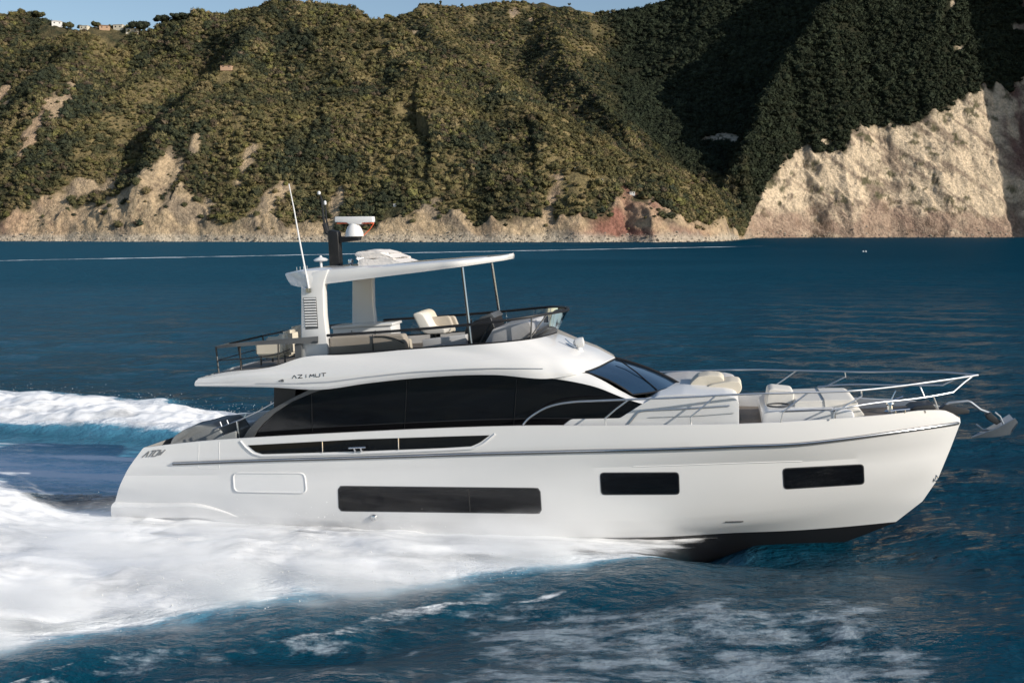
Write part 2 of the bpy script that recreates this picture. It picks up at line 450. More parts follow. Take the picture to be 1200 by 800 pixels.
KEEP_CLEAR = []   # (x, y, radius) round houses
for (hx_, hy_) in [(67, 27), (99, 28), (122, 32), (135, 35), (157, 34), (675, 199), (706, 203), (741, 228), (265, 79), (462, 241)]:
    q = land_hit(hx_, hy_ + 2)
    if q is not None: KEEP_CLEAR.append((q.x, q.y - 8, 11 if hy_ < 60 else 6))

def plant_maquis(n, smin, smax, rmin, rmax, temps, name):
    X = rng.uniform(-540, 700, n); S = smin + (smax - smin) * rng.uniform(0, 1, n)
    Y = shore_y(X) + S
    pxx = 600 + F * X / Y
    rk = lookup(rmask, X, Y); gr = lookup(grassy, X, Y)
    dens = 0.60 + 0.40 * sstep(-0.3, 0.1, fbm(X / 26, Y / 26, 91, 3))
    keep = (pxx > -150) & (pxx < 1420) & (rng.uniform(0, 1, n) < dens * (1 - np.where(lookup(bigm, X, Y) > 0.5, 1.0, 0.965) * sstep(0, 0.6, rk)) * (1 - 0.5 * gr * (1 - lookup(oak, X, Y))))
    for (kx, ky, kr) in KEEP_CLEAR:
        keep &= np.hypot(X - kx, (Y - ky) * 0.8) > kr
    X, Y = X[keep], Y[keep]
    H = land_h(X, Y)
    gr = lookup(grassy, X, Y)
    R = rmin + (rmax - rmin) * rng.beta(1.1, 4.2, len(X)) * (1 + 0.35 * fbm(X / 20, Y / 20, 95, 2))
    R = R * (1 + 0.55 * lookup(oak, X, Y))
    order = rng.integers(0, len(temps), len(X))
    VV, FF, CC = [], [], []
    off = 0
    pv_ = fbm(X / 17, Y / 22, 93, 4) * 1.5 + rng.normal(0, 0.40, len(X)) + 0.12
    pal = np.array([3, 1, 0, 5, 2, 6, 4])[np.clip(np.searchsorted([-0.42, -0.10, 0.22, 0.34, 0.62, 0.85], pv_), 0, 6)]
    cols = PAL[pal] * rng.uniform(0.75, 1.3, (len(X), 1)) * (1 + 0.25 * fbm(X / 50, Y / 50, 97, 2))[:, None]
    ok_ = lookup(oak, X, Y)[:, None]
    cols = cols * (1 - ok_) + np.array([0.026, 0.033, 0.019]) * rng.uniform(0.6, 1.5, (len(X), 1)) * ok_
    gr = gr * (1 - ok_[:, 0])
    cols = cols * (1 - 0.35 * gr[:, None]) + np.array([0.20, 0.165, 0.065]) * 0.35 * gr[:, None]
    for k, (tv, tf) in enumerate(temps):
        idx = np.where(order == k)[0]
        if not len(idx): continue
        a = rng.uniform(0, 6.283, len(idx)); ca, sa = np.cos(a), np.sin(a)
        r = R[idx]; st = rng.uniform(0.8, 1.25, len(idx))
        vx = (tv[None, :, 0] * ca[:, None] - tv[None, :, 1] * sa[:, None]) * r[:, None] + X[idx][:, None]
        vy = (tv[None, :, 0] * sa[:, None] + tv[None, :, 1] * ca[:, None]) * r[:, None] + Y[idx][:, None]
        vz = (tv[None, :, 2] * st[:, None] + 0.38) * r[:, None] + H[idx][:, None]
        VV.append(np.stack([vx, vy, vz], -1).reshape(-1, 3))
        FF.append((tf[None] + (np.arange(len(idx)) * len(tv))[:, None, None]).reshape(-1, 3) + off)
        cv = cols[idx][:, None, :] * (1 + 0.14 * (rng.uniform(-1, 1, (len(idx), len(tv), 1))))
        CC.append(cv.reshape(-1, 3))
        off += len(idx) * len(tv)
    o = big_mesh(name, np.concatenate(VV), np.concatenate(FF), M['leaf'], False, np.concatenate(CC))
    return o, len(X)
o1, n1 = plant_maquis(215000, 5, 330, 0.60, 4.8, T_MD, 'coastal_maquis')
tag(o1, 'olive green scrub and low trees covering the coastal slope', 'woodland', kind='stuff')
o2, n2 = plant_maquis(95000, 330, 745, 1.0, 4.6, T_LO, 'hilltop_woodland')
tag(o2, 'dark woodland over the higher hills behind', 'woodland', kind='stuff')
print('maquis', n1, n2)

# boulders along the tide line
def boulders():
    v0, f0 = ICO1
    n = 1500
    X = rng.uniform(-430, 480, n); Y = shore_y(X) + rng.normal(0.6, 1.6, n)
    H = land_h(X, Y)
    R = 0.25 + 1.5 * rng.beta(1, 5, n)
    VV, FF, CC = [], [], []
    for k in range(n):
        vv = v0 * rng.uniform(0.7, 1.2, (len(v0), 1)) * R[k] * np.array([1.2, 1, 0.75]) + np.array([X[k], Y[k], max(H[k], 0) + R[k] * 0.2])
        VV.append(vv); FF.append(f0 + k * len(v0))
        CC.append(np.broadcast_to(np.array([0.33, 0.28, 0.22]) * rng.uniform(0.5, 1.3), vv.shape))
    o = big_mesh('shore_boulders', np.concatenate(VV), np.concatenate(FF), M['rockmat'], False, np.concatenate(CC))
    tag(o, 'tumbled boulders along the foot of the cliffs', 'boulders', kind='stuff')
boulders()
# ------------------------------------------------------------------ where the yacht lies (her frame: x forward, y to port, z up)
YAW, TRIM = math.radians(-11), math.radians(2.4)
BM = Matrix.Translation((0.4, 27.5, 0.0)) @ Matrix.Rotation(YAW, 4, 'Z') @ Matrix.Rotation(-TRIM, 4, 'Y')
BI = BM.inverted()
_o = BI @ Vector((0, 0, CAMH))
def U(px, py, y):
    """photo pixel -> point on the yacht's plane y = const"""
    d = BI.to_3x3() @ ray_dir(px, py)
    return _o + d * ((y - _o.y) / d.y)

def boat_xy(X, Y):
    c_, s_b = math.cos(YAW), math.sin(YAW)
    dx, dy = X - 0.4, Y - 27.5
    return dx * c_ + dy * s_b, -dx * s_b + dy * c_

# outer edge of the foam on the camera side, as distance from the centreline, by station along the yacht
_fx = [-40, -30, -20, -14, -9.5, -7.3, -5.4, -2.3, -0.2, 2.3, 4.8, 6.0]
_fw = [20.5, 19.5, 18.0, 16.0, 13.6, 11.6, 9.1, 7.5, 5.9, 4.5, 2.5, 1.6]
def foam_fields(X, Y):
    xb, yb = boat_xy(X, Y)
    wob = 0.55 * fbm(xb / 2.6, yb / 1.5, 141, 4)
    wn = np.interp(xb, _fx, _fw)
    d_near = (-yb) - wn + wob                                # > 0 outside on the camera side
    fade_ = np.interp(xb, [-8, -3, 2, 5], [2.2, 1.9, 1.0, 0.5])
    inside_near = sstep(0.3, -1.0, d_near / fade_) * sstep(6.2, 4.6, xb) * sstep(0.2, 1.2, -yb)
    # behind the transom the foam edge nearest the centreline
    aft = sstep(-9.3, -10.6, xb)
    inner = sstep(0.2, 1.6, -yb - 0.7 + wob)
    inside_near = inside_near * np.where(xb < -9.6, inner, 1.0)
    # far side wake
    wf0 = np.interp(xb, [-40, -20, -10, -6, 0, 4], [9.5, 8.4, 7.0, 5.8, 3.5, 2.6])
    wf1 = np.interp(xb, [-40, -20, -10, -6, 0, 4], [16.5, 14.5, 11.2, 8.8, 6.0, 3.4])
    far = sstep(-0.5, 0.9, yb - wf0 + wob) * sstep(0.9, -0.9, yb - wf1 + 1.6 * wob) * sstep(5, 2, xb)
    return xb, yb, inside_near, far, d_near, aft

def wave(X, Y):
    """open-sea height"""
    z = 0.085 * np.sin(0.95 * (X * 0.25 + Y * 0.97) + 1.6 * fbm(X / 9, Y / 6, 201, 2))
    z = z + 0.16 * fbm(X / 4.6, Y / 2.3, 203, 3) + 0.06 * fbm(X / 1.3, Y / 0.75, 205, 3) + 0.02 * fbm(X / 0.55, Y / 0.4, 207, 2) * (Y < 45)
    return z

# ------------------------------------------------------------------ the sea
def mat_sea():
    m, n, b = new_mat('sea_water')
    L = n.links.new
    tc = n.nodes.new('ShaderNodeTexCoord')
    b.inputs['Base Color'].default_value = (0.0006, 0.041, 0.073, 1)
    b.inputs['IOR'].default_value = 1.333
    b.inputs['Specular IOR Level'].default_value = 0.36
    b.inputs['Roughness'].default_value = 0.05
    def noise(sx, sy, scale, det, rough=0.6):
        mp = n.nodes.new('ShaderNodeMapping'); mp.inputs['Scale'].default_value = (sx, sy, 1)
        L(tc.outputs['Object'], mp.inputs['Vector'])
        t = n.nodes.new('ShaderNodeTexNoise'); t.inputs['Scale'].default_value = scale; t.inputs['Detail'].default_value = det; t.inputs['Roughness'].default_value = rough
        L(mp.outputs[0], t.inputs['Vector'])
        return t
    big = noise(0.45, 1.0, 0.55, 6, 0.62); fine = noise(0.6, 1.0, 3.2, 5, 0.6)
    calm = n.nodes.new('ShaderNodeAttribute'); calm.attribute_name = 'calm'
    ad = n.nodes.new('ShaderNodeMath'); ad.operation = 'MULTIPLY_ADD'; ad.inputs[1].default_value = 0.40
    L(fine.outputs[0], ad.inputs[0]); L(big.outputs[0], ad.inputs[2])
    bp = n.nodes.new('ShaderNodeBump'); bp.inputs['Distance'].default_value = 1.0
    st = n.nodes.new('ShaderNodeMapRange'); st.inputs[3].default_value = 0.55; st.inputs[4].default_value = 0.06
    L(calm.outputs['Fac'], st.inputs[0]); L(st.outputs[0], bp.inputs['Strength'])
    L(ad.outputs[0], bp.inputs['Height']); L(bp.outputs[0], b.inputs['Normal'])
    # foam lying on the water
    fo = n.nodes.new('ShaderNodeAttribute'); fo.attribute_name = 'foam'
    lace = noise(0.38, 1.0, 2.2, 10, 0.74)
    su = n.nodes.new('ShaderNodeMath'); su.operation = 'ADD'; L(fo.outputs['Fac'], su.inputs[0]); L(lace.outputs[0], su.inputs[1])
    mr = n.nodes.new('ShaderNodeMapRange'); mr.interpolation_type = 'SMOOTHSTEP'; mr.inputs[1].default_value = 0.98; mr.inputs[2].default_value = 1.25
    L(su.outputs[0], mr.inputs[0])
    # milky aerated water round the foam, plus sky sheen painted in far left
    ae = n.nodes.new('ShaderNodeAttribute'); ae.attribute_name = 'aer_sheen'
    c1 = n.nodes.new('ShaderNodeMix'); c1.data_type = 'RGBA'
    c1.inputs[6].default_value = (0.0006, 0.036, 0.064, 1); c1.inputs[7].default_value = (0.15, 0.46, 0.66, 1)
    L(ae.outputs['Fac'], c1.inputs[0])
    c2 = n.nodes.new('ShaderNodeMix'); c2.data_type = 'RGBA'; c2.inputs[7].default_value = (0.80, 0.83, 0.86, 1)
    L(mr.outputs[0], c2.inputs[0]); L(c1.outputs[2], c2.inputs[6]); 
    # pale grey-blue mottled patches broken by dark cracks
    fi = n.nodes.new('ShaderNodeAttribute'); fi.attribute_name = 'mottle'
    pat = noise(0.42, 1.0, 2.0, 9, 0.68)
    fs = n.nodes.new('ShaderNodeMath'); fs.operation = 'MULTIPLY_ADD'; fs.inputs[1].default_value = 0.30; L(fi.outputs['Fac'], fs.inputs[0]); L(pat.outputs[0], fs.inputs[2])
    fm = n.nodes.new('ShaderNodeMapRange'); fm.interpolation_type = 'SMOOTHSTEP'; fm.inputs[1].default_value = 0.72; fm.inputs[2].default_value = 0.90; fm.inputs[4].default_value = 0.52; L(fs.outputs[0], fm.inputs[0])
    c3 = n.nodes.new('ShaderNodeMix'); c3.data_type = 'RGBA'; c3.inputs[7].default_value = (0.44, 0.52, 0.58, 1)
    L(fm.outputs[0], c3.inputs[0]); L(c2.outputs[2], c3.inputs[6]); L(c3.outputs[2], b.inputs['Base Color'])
    rr = n.nodes.new('ShaderNodeMapRange'); rr.inputs[4].default_value = 0.75
    dist = n.nodes.new('ShaderNodeAttribute'); dist.attribute_name = 'chop'
    sp = n.nodes.new('ShaderNodeMapRange'); sp.inputs[1].default_value = 0.06; sp.inputs[2].default_value = 0.40; sp.inputs[3].default_value = 0.36; sp.inputs[4].default_value = 0.10
    L(dist.outputs['Fac'], sp.inputs[0]); L(sp.outputs[0], b.inputs['Specular IOR Level']); L(dist.outputs['Fac'], rr.inputs[3])
    L(mr.outputs[0], rr.inputs[0]); L(rr.outputs[0], b.inputs['Roughness'])
    # distant chop turns its faces to the viewer and mirrors less of the shore
    df = n.nodes.new('ShaderNodeBsdfDiffuse'); L(c3.outputs[2], df.inputs['Color']); L(bp.outputs[0], df.inputs['Normal'])
    fx = n.nodes.new('ShaderNodeMapRange'); fx.inputs[1].default_value = 0.08; fx.inputs[2].default_value = 0.42; fx.inputs[4].default_value = 0.55
    L(dist.outputs['Fac'], fx.inputs[0])
    ms = n.nodes.new('ShaderNodeMixShader'); L(fx.outputs[0], ms.inputs[0]); L(b.outputs[0], ms.inputs[1]); L(df.outputs[0], ms.inputs[2])
    L(ms.outputs[0], n.nodes['Material Output'].inputs['Surface'])
    return m
M['sea'] = mat_sea()

ys = [-80.0]
while ys[-1] < 985:
    y = ys[-1]
    ys.append(y + (4.0 if y < 8 else 0.06 + max(0, y - 14) * 0.0042))
ys = np.array(ys)
us = np.linspace(-1, 1, 620)
half = 26 + 0.66 * np.maximum(ys, 0)
sX = us[None, :] * half[:, None] + 0.02 * ys[:, None]
sY = np.broadcast_to(ys[:, None], sX.shape)
xb, yb, fn, ff, dn, aft = foam_fields(sX, sY)
fadeY = np.clip(1.3 - sY / 260, 0.25, 1)
calm = np.exp(-((yb - 3.2) / 3.9) ** 2) * sstep(-9.5, -11.5, xb) * 0.9
calm = np.maximum(calm, 0.35 * sstep(-0.2, 1.0, dn) * sstep(13, 7, dn) * sstep(-3, 2, xb) * sstep(13, 9, xb))
sZ = wave(sX, sY) * fadeY * (1 - 0.8 * calm * (yb > 0) - 0.35 * calm * (yb < 0))
# wake: hollow behind the transom, crest on the far side, bow wave shoulder on the camera side
sZ += -0.35 * calm * (yb > 0) * sstep(-40, -12, xb)
sZ += 0.45 * ff * (0.6 + 0.4 * fbm(xb / 3, yb / 1.6, 211, 3)) * sstep(6, -8, xb)
swell = np.exp(-((dn - 0.9) / 1.1) ** 2) * sstep(6, 2, xb) - 0.7 * np.exp(-((dn - 2.7) / 1.0) ** 2) * sstep(5, 0, xb) + 0.5 * np.exp(-((dn - 4.4) / 1.0) ** 2) * sstep(3, -3, xb)
sZ += 0.15 * swell
# under the hull the sea is pressed down
hullm = sstep(3.2, 2.2, np.abs(yb)) * sstep(-10.2, -9.6, xb) * sstep(6.0, 4.0, xb)
sZ -= 0.9 * hullm
sZ -= 0.32 * sstep(3.6, 2.0, np.abs(yb)) * sstep(3.5, 5.0, xb) * sstep(11, 8.5, xb)
foam = np.maximum(fn * 0.9, ff * 0.95)
streak = sstep(0.1, 0.5, fbm(xb / 5, dn / 0.7, 221, 4)) * np.exp(-(np.maximum(dn, 0) / 4.5) ** 2) * sstep(8, 1, xb) * (dn > -0.5)
foam = np.maximum(foam, streak * 0.62)
line = np.exp(-((dn - 3.3 + 0.5 * fbm(xb / 3, yb * 0, 223, 3)) / 0.8) ** 2) * sstep(4, -1, xb) * (0.6 + 0.8 * fbm(xb / 1.8, yb / 0.7, 224, 3))
foam = np.maximum(foam, line * 0.50)
foam = np.maximum(foam, 0.30 * sstep(0.05, 0.5, fbm(xb / 2.2, yb / 0.9, 225, 4)) * np.exp(-((xb - 4) / 5.5) ** 2) * np.exp(-((dn - 4.5) / 2.6) ** 2))
foam = np.maximum(foam, calm * (yb > -2.5) * (0.70 + 0.65 * sstep(-0.15, 0.45, fbm(xb / 7, yb / 0.6, 227, 3))))
# the old wake far off
tl = 253 + np.maximum(sX + 121, -40) * 0.92
foam = np.maximum(foam, 0.98 * np.exp(-((sY - tl) / (5.0 + sY * 0.006)) ** 2) * (0.75 + 0.25 * fbm(sX / 12, sY / 5, 229, 2)) * sstep(170, 60, sX))
mottle = sstep(21.6, 20.0, sY + 0.8 * fbm(sX / 2.5, sY * 0 + 0.3, 231, 3)) * sstep(-3.0, 0.5, sX) * sstep(9.2, 6.5, sX + 0.9 * fbm(sX / 2, sY / 1, 233, 3)) * (yb < 0)
mottle = np.maximum(mottle, 0.72 * np.exp(-((dn - 1.9) / 1.3) ** 2) * sstep(3.2, 0.5, xb) * sstep(-12, -4, xb))
aer_sheen = np.clip(0.8 * fn + 0.7 * ff + 1.0 * calm * (yb > 0) + 0.10 * np.exp(-(np.maximum(dn, 0) / 1.2) ** 2) * sstep(5, 1, xb) * (dn > -2) * (yb < 0) + 0.10 * sstep(140, -120, sX + 45 * fbm(sX / 60, sY / 40, 241, 3)) * sstep(28, 70, sY), 0, 1)  # last term paints in a sky-reflection sheen, stronger to the left
sea = big_mesh('sea', np.stack([sX, sY, sZ], -1).reshape(-1, 3), grid_faces(len(ys), len(us)), M['sea'], True, None, {'foam': foam, 'aer_sheen': aer_sheen, 'mottle': mottle, 'calm': calm, 'chop': 0.06 + 0.40 * np.clip((sY - 25) / 150, 0, 1)})
tag(sea, 'deep blue rippled sea', 'sea', kind='structure')
# ------------------------------------------------------------------ the motor yacht
yacht = empty('motor_yacht')
yacht.matrix_world = BM
tag(yacht, 'white flybridge motor yacht speeding past the cliffs with its bow raised', 'yacht')

def spline(pts, n):
    """smooth open curve through points of any dimension, n samples"""
    P = np.array([tuple(p) for p in pts], dtype=float)
    if len(P) == 2:
        t = np.linspace(0, 1, n)[:, None]
        return P[0] * (1 - t) + P[1] * t
    d = np.linalg.norm(np.diff(P, axis=0), axis=1) + 1e-9
    T = np.concatenate([[0], np.cumsum(d)])
    sl = np.diff(P, axis=0) / d[:, None]
    m = np.empty_like(P)
    m[0], m[-1] = sl[0], sl[-1]
    w0 = d[1:]; w1 = d[:-1]
    m[1:-1] = (sl[:-1] * w0[:, None] + sl[1:] * w1[:, None]) / (w0 + w1)[:, None]
    t = np.linspace(0, T[-1], n)
    i = np.clip(np.searchsorted(T, t, side='right') - 1, 0, len(d) - 1)
    h = d[i][:, None]; u = ((t - T[i]) / d[i])[:, None]
    return ((2 * u**3 - 3 * u**2 + 1) * P[i] + (u**3 - 2 * u**2 + u) * h * m[i] + (-2 * u**3 + 3 * u**2) * P[i + 1] + (u**3 - u**2) * h * m[i + 1])

def by_index(pts, per):
    """like spline but every control span gets the same number of samples"""
    P = np.array([tuple(p) for p in pts], dtype=float)
    out = []
    n = len(P)
    for i in range(n - 1):
        p0, p1, p2, p3 = P[max(i - 1, 0)], P[i], P[i + 1], P[min(i + 2, n - 1)]
        d1 = np.linalg.norm(p2 - p1) + 1e-9; d0 = np.linalg.norm(p1 - p0) + 1e-9; d2 = np.linalg.norm(p3 - p2) + 1e-9
        m1 = ((p2 - p1) / d1 * d0 + (p1 - p0) / d0 * d1) / (d0 + d1) if i > 0 else (p2 - p1) / d1
        m2 = ((p3 - p2) / d2 * d1 + (p2 - p1) / d1 * d2) / (d1 + d2) if i < n - 2 else (p2 - p1) / d1
        for k in range(per):
            u = k / per
            out.append((2*u**3 - 3*u**2 + 1) * p1 + (u**3 - 2*u**2 + u) * d1 * m1 + (-2*u**3 + 3*u**2) * p2 + (u**3 - u**2) * d1 * m2)
    out.append(P[-1])
    return np.array(out)

class MB:
    def __init__(s): s.v, s.f = [], []
    def add(s, v, f):
        o = len(s.v); s.v += [tuple(x) for x in v]; s.f += [tuple(i + o for i in q) for q in f]
    def loft(s, rows, close=False):
        n = len(rows[0]); v = [p for r in rows for p in r]; f = []
        for i in range(len(rows) - 1):
            for j in range(n - 1 + (1 if close else 0)):
                k = (j + 1) % n
                f.append((i * n + j, i * n + k, (i + 1) * n + k, (i + 1) * n + j))
        s.add(v, f)
    def tube(s, path, r, sides=8, r_end=None, cap=True):
        P = [Vector(tuple(p)) for p in path]
        T = [(P[min(i + 1, len(P) - 1)] - P[max(i - 1, 0)]).normalized() for i in range(len(P))]
        a = T[0].orthogonal().normalized()
        rows = []
        for i, p in enumerate(P):
            a = (a - T[i] * a.dot(T[i])).normalized(); b = T[i].cross(a)
            rr = r if r_end is None else r + (r_end - r) * i / max(1, len(P) - 1)
            rows.append([p + (a * math.cos(q) + b * math.sin(q)) * rr for q in [2 * math.pi * k / sides for k in range(sides)]])
        s.loft(rows, True)
        if cap:
            s.add(rows[0], [tuple(range(sides))]); s.add(rows[-1], [tuple(range(sides))])
    def lathe(s, base, axis, prof, sides=20):
        """prof: list of (radius, distance along axis)"""
        ax = Vector(axis).normalized(); a = ax.orthogonal().normalized(); b = ax.cross(a); base = Vector(base)
        rows = [[base + ax * h + (a * math.cos(q) + b * math.sin(q)) * max(r, 1e-4) for q in [2 * math.pi * k / sides for k in range(sides)]] for r, h in prof]
        s.loft(rows, True)
        s.add(rows[0], [tuple(range(sides))]); s.add(rows[-1], [tuple(range(sides))])
    def box(s, c, size, R=None):
        c = Vector(c); sx, sy, sz = [q / 2 for q in size]
        v = [Vector((x * sx, y * sy, z * sz)) for x in (-1, 1) for y in (-1, 1) for z in (-1, 1)]
        if R is not None: v = [R @ q for q in v]
        s.add([c + q for q in v], [(0, 1, 3, 2), (4, 6, 7, 5), (0, 4, 5, 1), (2, 3, 7, 6), (0, 2, 6, 4), (1, 5, 7, 3)])
    def build(s, name, mat, parent=yacht, smooth=True): return mobj(name, s.v, s.f, mat, parent, smooth)

def mir(rows): return [[(p[0], -p[1], p[2]) for p in r] for r in rows]

def rpoly(pts, r, seg=5):
    """round the corners of a px polygon"""
    out = []
    n = len(pts)
    for i in range(n):
        p = np.array(pts[i], float); a = np.array(pts[i - 1], float); b = np.array(pts[(i + 1) % n], float)
        ra = min(r, np.linalg.norm(a - p) * 0.48, np.linalg.norm(b - p) * 0.48)
        q0 = p + (a - p) / np.linalg.norm(a - p) * ra; q1 = p + (b - p) / np.linalg.norm(b - p) * ra
        for k in range(seg + 1):
            u = k / seg
            out.append(tuple((1 - u) ** 2 * q0 + 2 * u * (1 - u) * p + u * u * q1))
    return out

def prism(name, px, y0, y1, mat, parent=yacht, bevel=0.0, r=0, segs=3, link=True):
    """outline seen at plane y0, carried across the beam to y1"""
    if r: px = rpoly(px, r)
    a = [U(p[0], p[1], y0) for p in px]
    v = [(p.x, y0, p.z) for p in a] + [(p.x, y1, p.z) for p in a]
    n = len(a)
    f = [tuple(range(n)), tuple(range(n, 2 * n))] + [(i, (i + 1) % n, (i + 1) % n + n, i + n) for i in range(n)]
    me = bpy.data.meshes.new(name)
    me.from_pydata([tuple(q) for q in v], [], f)
    bm = bmesh.new(); bm.from_mesh(me)
    bmesh.ops.remove_doubles(bm, verts=bm.verts, dist=1e-4)
    bmesh.ops.recalc_face_normals(bm, faces=bm.faces)
    if bevel:
        ed = [e for e in bm.edges if len(e.link_faces) == 2 and e.calc_face_angle(0) > 0.6]
        bmesh.ops.bevel(bm, geom=ed, offset=bevel, segments=segs, profile=0.5, affect='EDGES', clamp_overlap=True)
    bmesh.ops.triangulate(bm, faces=[q for q in bm.faces if len(q.verts) > 4])
    bm.to_mesh(me); bm.free()
    me.polygons.foreach_set('use_smooth', [True] * len(me.polygons))
    me.set_sharp_from_angle(angle=math.radians(40))
    me.materials.append(mat)
    o = bpy.data.objects.new(name, me)
    COL.objects.link(o)
    if parent: o.parent = parent
    return o

# ---- hull
NS = 120
C_top = [(168, 524.5), (200, 520.5), (245, 516), (290, 513), (420, 506), (520, 501.5), (613, 498.8), (713, 498.5), (790, 498), (863, 496.8), (974, 490.8), (1042, 485.5), (1090, 480.5), (1112, 482), (1125, 490)]
C_rail = [(152, 546), (203, 543), (300, 539.5), (420, 536), (580, 531), (660, 529), (780, 526), (860, 523), (940, 519.5), (990, 514), (1071, 503), (1110, 497.5), (1125.5, 495)]
C_k1 = [(146, 557), (300, 556), (500, 552), (742, 546.5), (860, 543), (974, 539), (1060, 532), (1114, 525)]
C_k2 = [(137, 580), (260, 600), (380, 608), (547, 610), (680, 608), (780, 606), (873, 600), (950, 590), (1035, 577), (1099, 561)]
C_k2b = [(134, 592), (250, 606.5), (380, 614), (547, 619), (680, 620.5), (780, 619), (860, 614.5), (940, 606), (1010, 596), (1081, 587)]
C_k3 = [(131, 602.5), (237, 611), (380, 619), (547, 627), (680, 629.5), (780, 628.5), (860, 624), (925, 621.5), (1000, 616), (1050, 611)]
C_k4 = [(133, 630), (300, 640), (500, 648), (700, 652), (830, 651), (920, 645), (1000, 628), (1050, 611.3)]
C_k5 = [(140, 640), (300, 650), (500, 662), (700, 670), (830, 668), (920, 655), (1000, 632), (1050, 611.6)]
def prof(s, p, q, stern=0.94):
    u = np.clip((s - 0.42) / 0.58, 0, 1)
    return (1 - u ** p) ** q * (stern + (1 - stern) * sstep(0, 0.25, s))
S_ = np.linspace(0, 1, NS)
def hull_row(ctrl, half):
    c2 = spline(ctrl, NS)
    # even spacing along the picture x so that rows line up
    xs = np.linspace(ctrl[0][0], ctrl[-1][0], NS)
    ysr = np.interp(xs, c2[:, 0], c2[:, 1])
    return [U(a, b, -h) for a, b, h in zip(xs, ysr, half)]
HB = 2.62
hb_top = HB * 0.985 * prof(S_, 3.0, 0.80)
hb_rail = HB * 1.0 * prof(S_, 2.9, 0.80)
hb_k1 = HB * 0.985 * prof(S_, 2.5, 0.85)
hb_k2 = HB * 0.955 * prof(S_, 2.1, 0.95)
hb_k3 = HB * 0.87 * prof(S_, 1.8, 1.05)
hb_k2b = HB * 0.92 * prof(S_, 1.95, 0.98)
hb_k4 = HB * 0.45 * prof(S_, 1.7, 1.1)
r_k2b = hull_row(C_k2b, hb_k2b)
r_top, r_rail, r_k1, r_k2, r_k3 = [hull_row(c, h) for c, h in ((C_top, hb_top), (C_rail, hb_rail), (C_k1, hb_k1), (C_k2, hb_k2), (C_k3, hb_k3))]
# bottom rows: keel on the centreline
xs5 = np.linspace(140, 1050, NS)
c5 = spline(C_k5, NS); k5y = np.interp(xs5, c5[:, 0], c5[:, 1])
r_k5 = []
for j in range(NS):
    p3 = r_k3[j]
    q = U(xs5[j], k5y[j], 0.0)
    r_k5.append(Vector((p3.x * (1 - 0.0) if j < NS - 1 else p3.x, 0.0, min(q.z, p3.z))))
r_k4 = [Vector((a.x, -h, a.z * 0.45 + b.z * 0.55 - 0.02)) for a, b, h in zip(r_k3, r_k5, hb_k4)]
def resub(ra, rb, n, bulge=0.0):
    out = []
    for k in range(1, n):
        u = k / n
        out.append([Vector(a) * (1 - u) + Vector(b) * u + Vector((0, -bulge * math.sin(math.pi * u) * (1 if abs(a[1]) > 0.3 else abs(a[1]) / 0.3), 0)) for a, b in zip(ra, rb)])
    return out
rows = [r_top] + resub(r_top, r_rail, 3, 0.01) + [r_rail] + resub(r_rail, r_k1, 3, 0.012) + [r_k1] + resub(r_k1, r_k2, 5, 0.045) + [r_k2] + resub(r_k2, r_k2b, 3, 0.01) + [r_k2b] + resub(r_k2b, r_k3, 3, 0.008) + [r_k3]
mb = MB()
mb.loft(rows); mb.loft(mir(rows))
tr = [[r[0], (r[0][0] + 0.10 * (1 - 0), 0, r[0][2]), (r[0][0], -r[0][1], r[0][2])] for r in rows]
mb.loft(tr)
hull = mb.build('hull', M['gel'])
hull.data.set_sharp_from_angle(angle=math.radians(14))
mbb = MB()
bot = [r_k3, r_k4, r_k5]
mbb.loft(bot); mbb.loft(mir(bot))
mbb.loft([[r[0], (r[0][0], 0, r[0][2]), (r[0][0], -r[0][1], r[0][2])] for r in bot])
mbb.build('hull_bottom', M['antifoul'])
HB_BVH = BVHTree.FromPolygons([tuple(v.co) for v in hull.data.vertices], [tuple(p.vertices) for p in hull.data.polygons])

def on(bvh, px, py, off=0.0):
    d = (BI.to_3x3() @ ray_dir(px, py)).normalized()
    loc, nor, i, dist = bvh.ray_cast(_o, d)
    if loc is None:
        return U(px, py, -2.4)
    if nor.dot(d) > 0: nor = -nor
    return loc + nor * off

def patch(name, top, bot, bvh, off, mat, parent, n=28, m=6, back=0.03, smooth=True):
    """panel that follows a surface between two px curves, standing off it"""
    t = spline(top, n) if len(top) > 2 else spline(top, n); b = spline(bot, n)
    front = [[on(bvh, *(t[i] * (1 - j / m) + b[i] * (j / m)), off) for i in range(n)] for j in range(m + 1)]
    ring_px = [t[i] for i in range(n)] + [b[i] for i in range(n - 1, -1, -1)]
    q = MB(); q.loft(front)
    rf = [on(bvh, *p, off) for p in ring_px]; rb = [on(bvh, *p, off - back) for p in ring_px]
    q.loft([rf, rb], True)
    return q.build(name, mat, parent, smooth)

def lin(pts, n=60):
    P = np.array(pts, float); d = np.concatenate([[0], np.cumsum(np.linalg.norm(np.diff(P, axis=0), axis=1))])
    t = np.linspace(0, d[-1], n)
    return np.stack([np.interp(t, d, P[:, 0]), np.interp(t, d, P[:, 1])], -1)

def patch_poly(name, top, bot, bvh, off, mat, parent, n=40, m=6, back=0.03):
    t, b = lin(top, n), lin(bot, n)
    front = [[on(bvh, *(t[i] * (1 - j / m) + b[i] * (j / m)), off) for i in range(n)] for j in range(m + 1)]
    q = MB(); q.loft(front)
    ring = [t[i] for i in range(n)] + [b[i] for i in range(n - 1, -1, -1)]
    q.loft([[on(bvh, *p, off) for p in ring], [on(bvh, *p, off - back) for p in ring]], True)
    return q.build(name, mat, parent)

